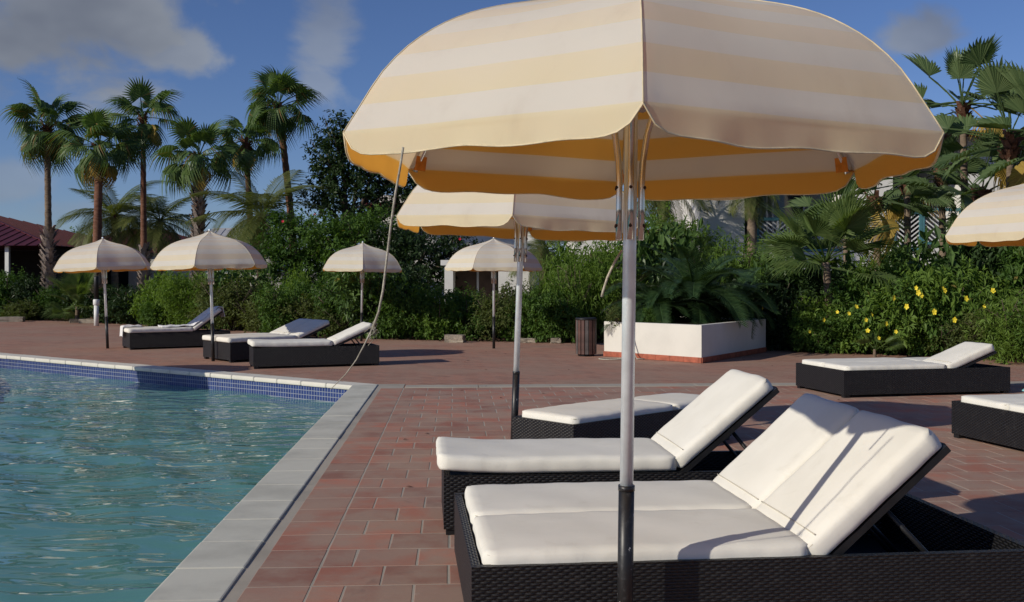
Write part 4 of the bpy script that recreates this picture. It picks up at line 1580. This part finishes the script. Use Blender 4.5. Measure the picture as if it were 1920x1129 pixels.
# palms ---------------------------------------------------------------
def fan_frond(name, seed, petiole, blade, nseg, droop, material, span=250, fold=.1, split=.55, tipdroop=1.0):
    rng = random.Random(seed)
    V, F, A = [], [], []

    def add(pts, a):
        b = len(V)
        V.extend(tuple(p) for p in pts)
        F.append((b, b + 1, b + 2, b + 3))
        A.append(a)
    w = .018
    P = []
    for i in range(5):
        s = i / 4
        P.append(Vector((petiole * s, 0, -.12 * petiole * s * s)))
    for a, b in zip(P, P[1:]):
        add([a + Vector((0, w, 0)), b + Vector((0, w * .7, 0)), b - Vector((0, w * .7, 0)), a - Vector((0, w, 0))], .3)
        add([a + Vector((0, 0, w)), b + Vector((0, 0, w * .7)), b - Vector((0, 0, w * .7)), a - Vector((0, 0, w))], .3)
    c = P[-1]
    half = R(span / 2)
    slope = -.25
    for k in range(nseg):
        a0 = -half + 2 * half * k / nseg
        a1 = -half + 2 * half * (k + 1) / nseg
        am = (a0 + a1) / 2
        ln = blade * (1 - .30 * (abs(am) / half) ** 2) * rng.uniform(.9, 1.06)
        dead = rng.random()
        val = .985 if dead < .03 else rng.random() * .9

        def pt(a, s, lift=0.0):
            x = math.cos(a) * s * ln
            y = math.sin(a) * s * ln * (1 - fold)
            z = lift + abs(math.sin(a)) * s * ln * fold * 1.6 + x * slope * .5 - droop * tipdroop * ln * max(0, s - .25) ** 2 * 1.5
            shrink = 1 - .35 * droop * max(0, s - .35)
            return c + Vector((x * shrink, y * shrink, z))
        rad = .018 * ln
        add([c, pt(a0, split, 0), pt(am, split, rad), c + Vector((.001, 0, 0))], val)
        add([c, pt(am, split, rad), pt(a1, split, 0), c + Vector((.001, 0, 0))], val)
        s2 = (split + 1) / 2
        e0, e1 = am + (a0 - am) * .45, am + (a1 - am) * .45
        add([pt(a0, split, 0), pt(e0, s2), pt(e1, s2), pt(a1, split, 0)], val)
        sag = -droop * ln * .10
        tip = pt(am + rng.uniform(-.03, .03), 1.0) + Vector((0, 0, sag))
        add([pt(e0, s2), tip, tip + Vector((.002, .002, 0)), pt(e1, s2)], val)
    return np_mesh(name, V, F, material, attr=A)


def feather_frond(name, seed, L, leaflet, npair, curve, material, vee=.35, droop=.5, width=.03):
    rng = random.Random(seed)
    V, F, A = [], [], []

    def add(pts, a):
        b = len(V)
        V.extend(tuple(p) for p in pts)
        F.append((b, b + 1, b + 2, b + 3))
        A.append(a)

    def spine(s):
        th = R(curve) * s
        k = R(curve)
        if abs(k) < 1e-4: return Vector((L * s, 0, 0)), Vector((1, 0, 0))
        return Vector((L / k * math.sin(th), 0, -L / k * (1 - math.cos(th)))), Vector((math.cos(th), 0, -math.sin(th)))
    N = 14
    for i in range(N):
        p, _ = spine(i / N)
        q, _ = spine((i + 1) / N)
        w0, w1 = .022 * (1 - i / N) + .004, .022 * (1 - (i + 1) / N) + .004
        add([p + Vector((0, w0, 0)), q + Vector((0, w1, 0)), q - Vector((0, w1, 0)), p - Vector((0, w0, 0))], .9)
        add([p + Vector((0, 0, w0)), q + Vector((0, 0, w1)), q - Vector((0, 0, w1)), p - Vector((0, 0, w0))], .9)
    for i in range(npair):
        s = .12 + .87 * i / (npair - 1)
        p, t = spine(s)
        nrm = Vector((t.z * -1, 0, t.x))
        ll = leaflet * (math.sin(math.pi * min(1, .12 + s * .83)) ** .6) * rng.uniform(.85, 1.1)
        for sd in (-1, 1):
            fwd = .35 + .55 * s
            dr = (t * fwd + Vector((0, sd, 0)) + nrm * vee).normalized()
            b1 = p + dr * ll * .5 + Vector((0, 0, -droop * ll * .12))
            b2 = p + dr * ll * .95 + Vector((0, 0, -droop * ll * rng.uniform(.4, .7)))
            wv = t * width * .5
            val = rng.random()
            add([p - wv * .5, b1 - wv, b1 + wv, p + wv * .5], val)
            add([b1 - wv, b2, b2 + wv * .15, b1 + wv], val)
    return np_mesh(name, V, F, material, attr=A)


FANS = [fan_frond('frond', 300 + i, .75, .78, 26, dr, M['fan'], 250, .12, .55) for i, dr in enumerate((.4, .65, .9, 1.15, 1.45))]
FANS_DEAD = fan_frond('frond', 311, .7, .7, 22, 1.2, M['fan_dead'], 220, .3, .6)
FEATH = [feather_frond('frond', 320 + i, 2.3, .70, 50, cv, M['feather'], .25, 1.1, .034) for i, cv in enumerate((45, 70, 95))]


def palm_trunk(pts, r0, r1, material, seed, rough=.06):
    rng = random.Random(seed)
    P = [Vector(p) for p in pts]
    out = []
    rs_ = []
    n_ = 46
    for i in range(n_ + 1):
        s = i / n_
        # quadratic bezier through three points
        a, b, c = P
        p = a * (1 - s) ** 2 + b * 2 * s * (1 - s) + c * s * s
        out.append(p)
        rs_.append((r0 + (r1 - r0) * s ** .7) * (1 + rng.uniform(-rough, rough) + (.05 if i % 2 else -.03)))
    return MB().tube(out, rs_, 14), out, rs_


def boots_mesh(path, rad, s0, s1, count, size, seed, material):
    rng = random.Random(seed)
    mb = MB()
    n_ = len(path) - 1
    for k in range(count):
        s = s0 + (s1 - s0) * (k + rng.random()) / count
        i = min(int(s * n_), n_ - 1)
        p = path[i].lerp(path[i + 1], s * n_ - i)
        a = k * 2.4 + rng.uniform(-.3, .3)
        o = Vector((math.cos(a), math.sin(a), 0))
        t = Vector((-math.sin(a), math.cos(a), 0))
        r = rad[i] * .9
        l = size * rng.uniform(.7, 1.3)
        flare = rng.uniform(.35, .8)
        q = p + o * r
        e = q + o * l * flare + Vector((0, 0, l * rng.uniform(.5, 1.0)))
        w = size * .32
        mb.poly([q - t * w, q + t * w, e + t * w * .5, e - t * w * .5])
        mb.poly([q - t * w - Vector((0, 0, .03)), q + t * w - Vector((0, 0, .03)), e + t * w * .4 + o * .025, e - t * w * .4 + o * .025])
    return mb.mesh('boots', material)


def fan_palm(px_top, py_top, px_base, d, label, nf=38, sz=1.0, seed=1, boots=None, tr=.155, dead=2, group='tall fan palms behind the hedge', mats=None, emin=-50, emax=78, trunk_mat='trunk', crown_boots=True, wild=1.0):
    rng = random.Random(seed)
    x0 = B(px_base, d)
    top = ray(px_top, py_top, d)
    root = empty('fan_palm', (x0, d, -.03))
    tl = top - Vector((x0, d, -.03))
    mb, path, rad = palm_trunk([(0, 0, 0), (tl.x * .25, 0, tl.z * .5), tl], tr * 1.25, tr * .78, M[trunk_mat], seed)
    mb.build('trunk', M[trunk_mat], root)
    if boots:
        link_mesh('boots', boots_mesh(path, rad, boots[0], boots[1], int(170 * (boots[1] - boots[0]) * tl.z / 3), .27, seed, M['boot']), root)
    if crown_boots:
        link_mesh('boots', boots_mesh(path, rad, .9, .995, 34, .22, seed + 5, M['trunk']), root)
    fans = mats or FANS
    for k in range(nf):
        f = (k + .5) / nf
        e = emax + (emin - emax) * (f ** .85) + rng.uniform(-17, 17) * wild
        a = k * 137.5 + rng.uniform(-40, 40) * wild
        me = fans[min(len(fans) - 1, max(0, int((1 - (e + 60) / 150) * len(fans) + rng.uniform(-.6, .6))))]
        if k >= nf - dead: me = FANS_DEAD
        o = link_mesh('frond', me, root, tl + Vector((0, 0, rng.uniform(-.14, .10) * sz)), (R(rng.uniform(-40, 40)), -R(e), R(a)))
        s_ = sz * rng.uniform(.78, 1.22)
        o.scale = (s_, s_, s_)
    tag(root, label, 'palm', group)
    return root


D = 36.0
fan_palm(88, 235, 92, D, 'fan palm with clean grey trunk standing beside the red roofed bar', 36, 1.02, 1, (.02, .46), .125, 2, trunk_mat='trunk_grey')
fan_palm(187, 275, 180, D - 1.5, 'fan palm with ragged brown crown touching the next palm', 38, 1.0, 2, (.02, .42), .15, 5)
fan_palm(268, 220, 270, D + 1, 'slim tall fan palm with a narrow crown between two shorter palms', 27, .98, 3, (.02, .35), .11, 2)
fan_palm(373, 292, 372, D - 2, 'short thick fan palm with shaggy trunk behind the striped far parasol', 32, .98, 4, (.05, .97), .15, 3)
fan_palm(460, 262, 476, D, 'slender leaning fan palm beside the tallest palm', 26, .90, 5, (.02, .5), .11, 2)
fan_palm(522, 200, 558, D + 1, 'tallest leaning fan palm with red brown trunk beside the dark tree', 34, 1.04, 6, (.02, .3), .135, 2)


def feather_palm(px, py, d, label, nf, sz, seed, px_base=None, mats=None, emin=-35, emax=75, tr=.12, group='feathery palms behind the hedge', trunk=True, name='feather_palm'):
    rng = random.Random(seed)
    x0 = B(px_base or px, d)
    top = ray(px, py, d)
    root = empty(name, (x0, d, -.03))
    tl = top - Vector((x0, d, -.03))
    if trunk:
        mb, path, rad = palm_trunk([(0, 0, 0), (tl.x * .3, 0, tl.z * .5), tl], tr * 1.3, tr, M['trunk_grey'], seed)
        mb.build('trunk', M['trunk_grey'], root)
        link_mesh('boots', boots_mesh(path, rad, .75, .99, 24, .16, seed, M['trunk']), root)
    fr = mats or FEATH
    for k in range(nf):
        f = (k + .5) / nf
        e = emax + (emin - emax) * f + rng.uniform(-8, 8)
        a = k * 137.5 + rng.uniform(-15, 15)
        o = link_mesh('frond', fr[rng.randrange(len(fr))], root, tl, (R(rng.uniform(-15, 15)), -R(e), R(a)))
        s_ = sz * rng.uniform(.85, 1.12)
        o.scale = (s_, s_, s_)
    tag(root, label, 'palm', group)
    return root


feather_palm(215, 405, 41, 'feathery palm between the ragged and the slim fan palms', 24, 1.0, 11)
feather_palm(300, 415, 42, 'feathery palm behind the slim fan palm trunk', 22, 1.0, 12)
feather_palm(490, 405, 33, 'feathery palm between the leaning palm trunks, before the dark tree', 26, 1.0, 13)
feather_palm(1020, 470, 26, 'feathery palm between the low porch and the white wall', 18, .55, 14)
feather_palm(1240, 345, 28.3, 'feathery palm with drooping fronds before the white pier', 20, .8, 15, emin=-60)
feather_palm(1410, 335, 28.3, 'feathery palm with drooping fronds before the grey balcony', 18, .62, 16, emin=-60)

# fan palms on the right
FANS_L = [fan_frond('frond', 330 + i, .8, .95, 40, dr, M['fan_light'], 215, .20, .50) for i, dr in enumerate((.12, .22, .35, .5))]
FANS_R = [fan_frond('frond', 340 + i, .80, .62, 26, dr, M['fan_stiff'], 190, .24, .74) for i, dr in enumerate((.05, .12, .3, .6))]
GR = 'stiff fan palms before the building'
fan_palm(1805, 200, 1812, 22, 'stiff fan palm with upright leaves rising highest before the building', 19, 1.12, 21, None, .085, 1, GR, FANS_R, -25, 88, 'trunk_grey')
fan_palm(1895, 262, 1890, 20, 'stiff fan palm with broad leaves above the parasol by the flowering hedge', 20, 1.2, 22, None, .085, 1, GR, FANS_R, -40, 88, 'trunk_grey')
fan_palm(1700, 335, 1704, 23.5, 'stiff fan palm with spreading leaves between the balconies', 20, 1.12, 23, None, .085, 1, GR, FANS_R, -45, 75, 'trunk_grey')
fan_palm(1640, 375, 1650, 22.5, 'low stiff fan palm below the large parasol rim', 16, 1.05, 28, None, .085, 1, GR, FANS_R, -35, 65, 'trunk_grey')
fan_palm(1840, 365, 1846, 21, 'stiff fan palm with a yellowed hanging leaf beside the balcony railing', 18, 1.12, 29, None, .085, 3, GR, FANS_R, -45, 75, 'trunk_grey')
fan_palm(1765, 318, 1770, 22.8, 'stiff fan palm with leaves crossing the balcony railing', 12, .85, 41, None, .085, 1, GR, FANS_R, -40, 80, 'trunk_grey')
fan_palm(1585, 392, 1590, 25, 'stiff fan palm half hidden behind the low wide fan palm', 15, 1.1, 42, None, .085, 1, GR, FANS_R, -30, 75, 'trunk_grey')
fan_palm(2000, 260, 2000, 19, 'stiff fan palm at the end of the flowering hedge', 18, 1.2, 24, None, .085, 1, GR, FANS_R, -45, 85, 'trunk_grey')
fan_palm(1548, 492, 1560, 19.7, 'low wide fan palm with long pleated leaves between planter and flowering hedge', 19, .98, 25, None, .09, 0, GR, FANS_L, 5, 78, 'trunk_grey', False)
fan_palm(145, 575, 145, 33, 'low light green fan palm beside the white garden post', 20, .8, 26, None, .07, 0, 'low fan palms at the hedge', FANS_L, -10, 82, 'trunk_grey', False)
fan_palm(1640, 655, 1640, 18.3, 'tiny light green fan palm at the foot of the flowering hedge', 7, .30, 27, None, .03, 0, 'low fan palms at the hedge', FANS_L, 20, 80, 'trunk_grey', False)

# cycad in the planter
CYC = [feather_frond('frond', 350 + i, 1.25, .26, 40, cv, M['cycad'], .3, .35, .022) for i, cv in enumerate((70, 95, 120))]
cy = feather_palm(1300, 585, 19.0, 'dark cycad with arching fronds growing in the cream planter', 40, 1.30, 31, None, CYC, 18, 85, .12, 'cycads in the planter', False, 'cycad')
cy.location.z = .5
for c in cy.children: c.location.z = .42
cy3 = feather_palm(1235, 590, 18.9, 'third dark cycad behind the trailing shrub in the cream planter', 26, 1.0, 33, None, CYC, 25, 85, .12, 'cycads in the planter', False, 'cycad')
cy3.location.z = .5
for c in cy3.children: c.location.z = .25
cy2 = feather_palm(1375, 590, 19.9, 'second dark cycad overhanging the shaded side of the cream planter', 28, 1.0, 32, None, CYC, 18, 82, .12, 'cycads in the planter', False, 'cycad')
cy2.location.z = .5
for c in cy2.children: c.location.z = .28

# ------------------------------------------------------------------ buildings
def gable_roof(x0, x1, y0, y1, z, rise, over, material, name, parent):
    """hip roof with ribbed sheet courses"""
    mb = MB()
    a, b, c, d_ = (x0 - over, y0 - over), (x1 + over, y0 - over), (x1 + over, y1 + over), (x0 - over, y1 + over)
    inset = (y1 - y0) / 2 + over
    r0, r1 = (x0 - over + inset, (y0 + y1) / 2, z + rise), (x1 + over - inset, (y0 + y1) / 2, z + rise)
    A = [(p[0], p[1], z) for p in (a, b, c, d_)]
    mb.poly([A[0], A[1], r1, r0]); mb.poly([A[2], A[3], r0, r1]); mb.poly([A[1], A[2], r1]); mb.poly([A[3], A[0], r0])
    mb.poly([(p[0], p[1], z - .02) for p in (d_, c, b, a)])
    ro = mb.build(name, material, parent)
    ribs = MB()
    k = x0 - over + .25
    while k < x1 + over - .1:
        # each raised seam climbs to the ridge or the hip
        t0 = min(1.0, (k - (x0 - over)) / inset, (x1 + over - k) / inset)
        ribs.bar((k, y0 - over, z + .015), (k, y0 - over + inset * t0, z + .015 + rise * t0), .035, .03)
        k += .42
    k = y0 - over + .25
    while k < y1 + over - .1:
        t0 = min(1.0, (k - (y0 - over)) / inset, (y1 + over - k) / inset)
        ribs.bar((x1 + over, k, z + .015), (x1 + over - inset * t0, k, z + .015 + rise * t0), .035, .03)
        k += .42
    tag(ribs.build('roof_seams', material, ro), kind='stuff')
    MB().bar(r0, r1, .12, .08).bar(r1, A[1], .10, .06).build('ridge_cap', material, ro)
    return ro


# open bar with red roof, left
bar = empty('bar_pavilion', (-24, 44, 0))
gable_roof(-7.0, 6.6, -6, 6, 2.66, 1.75, .35, M['red_roof'], 'roof', bar)
MB().box(-7.4, 3.5, -6.34, -6.26, 2.50, 2.64).build('fascia', M['white_paint'], bar)
for xx in (-4.6, -.5, 5.1):
    MB().box(xx - .07, xx + .07, -6.1, -5.96, 0, 2.64).build('post', M['white_paint'], bar)
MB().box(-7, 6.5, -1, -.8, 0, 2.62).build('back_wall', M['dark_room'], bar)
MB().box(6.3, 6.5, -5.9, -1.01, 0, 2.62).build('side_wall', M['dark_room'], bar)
MB().box(-7, 2.0, -4.2, -3.8, 0, 1.1).build('counter', M['shutter'], bar)
MB().box(-7.2, 2.2, -4.3, -3.6, 1.1, 1.16).build('counter_top', M['stone'], bar)
tag(bar, 'open bar under a red hipped roof with white posts', 'building')

h2 = empty('red_roof_house', (-19.5, 54, 0))
gable_roof(-4, 4, -3, 3, 2.7, 1.35, .3, M['red_roof'], 'roof', h2)
MB().box(-4, 4, -3, 3, 0, 2.67).build('wall', M['white_wall'], h2)
MB().box(-1, .2, -3.03, -2.99, .9, 2.1).build('window', M['glass'], h2)
tag(h2, 'small red roofed house behind the fan palm trunks', 'building')
h3 = empty('grey_roof_house', (-18.2, 60, 0))
gable_roof(-2.5, 5, -3, 3, 3.1, 1.3, .3, M['grey_roof'], 'roof', h3)
MB().box(-2.5, 5, -3, 3, 0, 3.07).build('wall', M['white_wall'], h3)
MB().box(1, 2.2, -3.03, -2.99, .9, 2.1).build('window', M['glass'], h3)
tag(h3, 'pale house with a grey hipped roof behind the feathery palms', 'building')

# white house whose maroon eave shows beside the big parasol
h4 = empty('white_house', (B(735, 41), 42, 0))
MB().box(-.9, 6, -1, 4, 0, 4.3).build('wall', M['white_wall'], h4)
MB().box(-1.15, 6.2, -1.3, 4.2, 4.3, 4.48).build('eave', M['maroon'], h4)
MB().box(-.55, 1.2, -.6, 1, 4.48, 4.85).build('parapet', M['white_wall'], h4)
MB().box(.3, 1.3, -1.02, -.99, 2.2, 3.5).build('window', M['glass'], h4)
tag(h4, 'white house with a maroon eave behind the bushy trees', 'building')

# low porch behind the hedge
h5 = empty('garden_porch', (B(900, 27.5), 27.5, 0))
MB().box(-.95, -.72, -.2, 2.2, 0, 1.78).build('pier', M['white_wall'], h5)
MB().box(.50, 1.35, -.2, 2.2, 0, 1.78).build('pier', M['white_wall'], h5)
MB().box(-.72, .50, .9, 1.0, 0, 1.75).build('back_wall', M['shutter'], h5)
MB().box(-.12, -.06, .86, .90, 0, 1.7).build('door_edge', M['white_paint'], h5)
MB().box(-1.05, 1.45, -.3, 2.3, 1.78, 1.92).build('roof_slab', M['white_wall'], h5)
tag(h5, 'low white porch with a brown recess behind the small parasol', 'building')

# wall pieces seen between bushes in the middle
h6 = empty('garden_wall', (B(470, 33.5), 33.5, 0))
MB().box(-1.4, 5.2, 0, .2, 0, 1.55).build('wall', M['white_wall'], h6)
MB().box(-1.45, 5.25, -.03, .23, 1.55, 1.62).build('coping', M['white_wall'], h6)
tag(h6, 'low white garden wall glimpsed through the hedge behind the far parasols', 'wall')

# two storey hotel wing on the right
hb = empty('hotel_wing', (0, 30, 0))
wallm = M['white_wall']
MB().box(1.9, 4.6, .6, 6, 0, 2.75).build('low_wing', wallm, hb)
MB().box(1.75, 4.7, .5, 6.1, 2.75, 2.9).build('low_roof', M['maroon'], hb)
MB().box(2.35, 3.1, .56, .60, .4, 2.2).build('door', M['shutter'], hb)
MB().box(5.45, 6.75, -.6, 4.8, 0, 5.6).build('pier', wallm, hb)
MB().box(6.76, 20, 3.0, 3.2, 0, 5.6).build('rear_wall', M['wall_grey'], hb)
MB().box(6.76, 20, -.3, 2.99, 1.95, 2.2).build('balcony_floor', wallm, hb)
MB().box(9.7, 11.2, -.2, 2.98, 2.21, 5.6).build('pier', wallm, hb)
MB().box(13.25, 14.6, -.2, 2.98, 2.21, 5.6).build('pier', wallm, hb)
MB().box(17.2, 18.6, -.2, 2.98, 2.21, 5.6).build('pier', wallm, hb)
MB().box(6.77, 20, -.25, -.02, 0, 1.94).build('lower_wall', wallm, hb)
MB().box(12.35, 13.24, -.32, -.16, 2.21, 2.42).build('parapet', wallm, hb)
gable_roof(5.2, 20, -1.0, 6, 5.62, .35, .3, M['red_roof'], 'roof', hb)
for wx in (7.3, 8.5, 11.5, 12.4, 15.2):
    w = MB().box(wx, wx + .95, 2.93, 2.99, 2.25, 4.4).build('balcony_door', M['glass'], hb)
    MB().box(wx - .06, wx - .003, 2.90, 2.985, 2.22, 4.46).box(wx + .953, wx + 1.01, 2.90, 2.985, 2.22, 4.46).box(wx - .06, wx + 1.01, 2.90, 2.985, 4.403, 4.46).build('frame', M['white_paint'], w)


def lattice(x0, x1, y, z0, z1):
    """teal framed railing with chevron slats"""
    rl = MB()
    rl.box(x0, x1, y - .05, y + .05, z1 - .09, z1).box(x0, x1, y - .035, y + .035, z0, z0 + .07)
    rl.box(x0, x0 + .07, y - .04, y + .04, z0 + .07, z1 - .09).box(x1 - .07, x1, y - .04, y + .04, z0 + .07, z1 - .09)
    r_ = rl.build('railing', M['teal'], hb)
    xm = (x0 + x1) / 2
    MB().box(xm - .03, xm + .03, y - .03, y + .03, z0 + .071, z1 - .091).build('post', M['white_paint'], r_)
    k = 0
    zz = z0 - .35
    while zz < z1 - .12:
        for sx in (-1, 1):
            xa, xb = xm + sx * .035, (x0 + .075 if sx < 0 else x1 - .075)
            za, zb = zz, zz + abs(xb - xa) * .8
            # clip to the frame
            lo, hi = z0 + .08, z1 - .10
            if zb <= lo or za >= hi: continue
            t0 = max(0, (lo - za) / (zb - za)); t1 = min(1, (hi - za) / (zb - za))
            if t1 - t0 < .05: continue
            MB().bar((xa + (xb - xa) * t0, y, za + (zb - za) * t0), (xa + (xb - xa) * t1, y, za + (zb - za) * t1), .02, .035).build('slat', M['white_paint'], r_)
        zz += .14


lattice(7.2, 8.45, -.18, 2.23, 3.22)
lattice(8.46, 9.69, -.18, 2.23, 3.22)
lattice(11.22, 12.05, -.18, 2.25, 3.42)
lattice(12.06, 13.24, -.18, 2.43, 3.50)
lattice(14.62, 17.18, -.18, 2.23, 3.42)
tag(hb, 'white two storey building with teal chevron balcony railings behind the right hedge', 'building')

# ------------------------------------------------------------------ litter: leaves and twigs under the hedge
def litter():
    rng = np.random.default_rng(9)
    V, F, A = [], [], []
    edge = np.array(DECK[3:14])
    seg = np.linalg.norm(np.diff(edge, axis=0), axis=1)
    for k in range(4200):
        i = rng.choice(len(seg), p=np.where(np.arange(len(seg)) < 9, seg, seg * .3) / np.where(np.arange(len(seg)) < 9, seg, seg * .3).sum())
        p = edge[i] + (edge[i + 1] - edge[i]) * rng.random()
        off = abs(rng.normal(0, .55)) if rng.random() < .8 else -abs(rng.normal(0, .25))
        x, y = p[0] + rng.normal(0, .1), p[1] + off
        a = rng.uniform(0, 6.28)
        l, w = rng.uniform(.04, .10), rng.uniform(.008, .03)
        dx, dy = math.cos(a), math.sin(a)
        z = rng.uniform(.002, .06) if off > 0.1 else .004
        t = rng.uniform(-.4, .4) * l if off > .1 else .01
        b = len(V)
        V += [(x, y, z), (x + dx * l * .5 - dy * w, y + dy * l * .5 + dx * w, z + .01 + max(t, 0) * .5), (x + dx * l, y + dy * l, z + max(t, 0)), (x + dx * l * .5 + dy * w, y + dy * l * .5 - dx * w, z + .006)]
        F.append((b, b + 1, b + 2, b + 3))
        A.append(rng.random())
    for k in range(46):
        x, y = rng.uniform(-1.0, 6.5), rng.uniform(5.0, 20)
        a = rng.uniform(0, 6.28)
        l, w = rng.uniform(.03, .07), rng.uniform(.008, .02)
        dx, dy = math.cos(a), math.sin(a)
        b = len(V)
        V += [(x, y, .006), (x + dx * l * .5 - dy * w, y + dy * l * .5 + dx * w, .014), (x + dx * l, y + dy * l, .008), (x + dx * l * .5 + dy * w, y + dy * l * .5 - dx * w, .010)]
        F.append((b, b + 1, b + 2, b + 3))
        A.append(rng.random())
    o = link_mesh('leaf_litter', np_mesh('leaf_litter', V, F, M['twig'], attr=A))
    tag(o, 'dry fallen leaves and twigs along the foot of the hedge', 'leaf litter', kind='stuff')


litter()
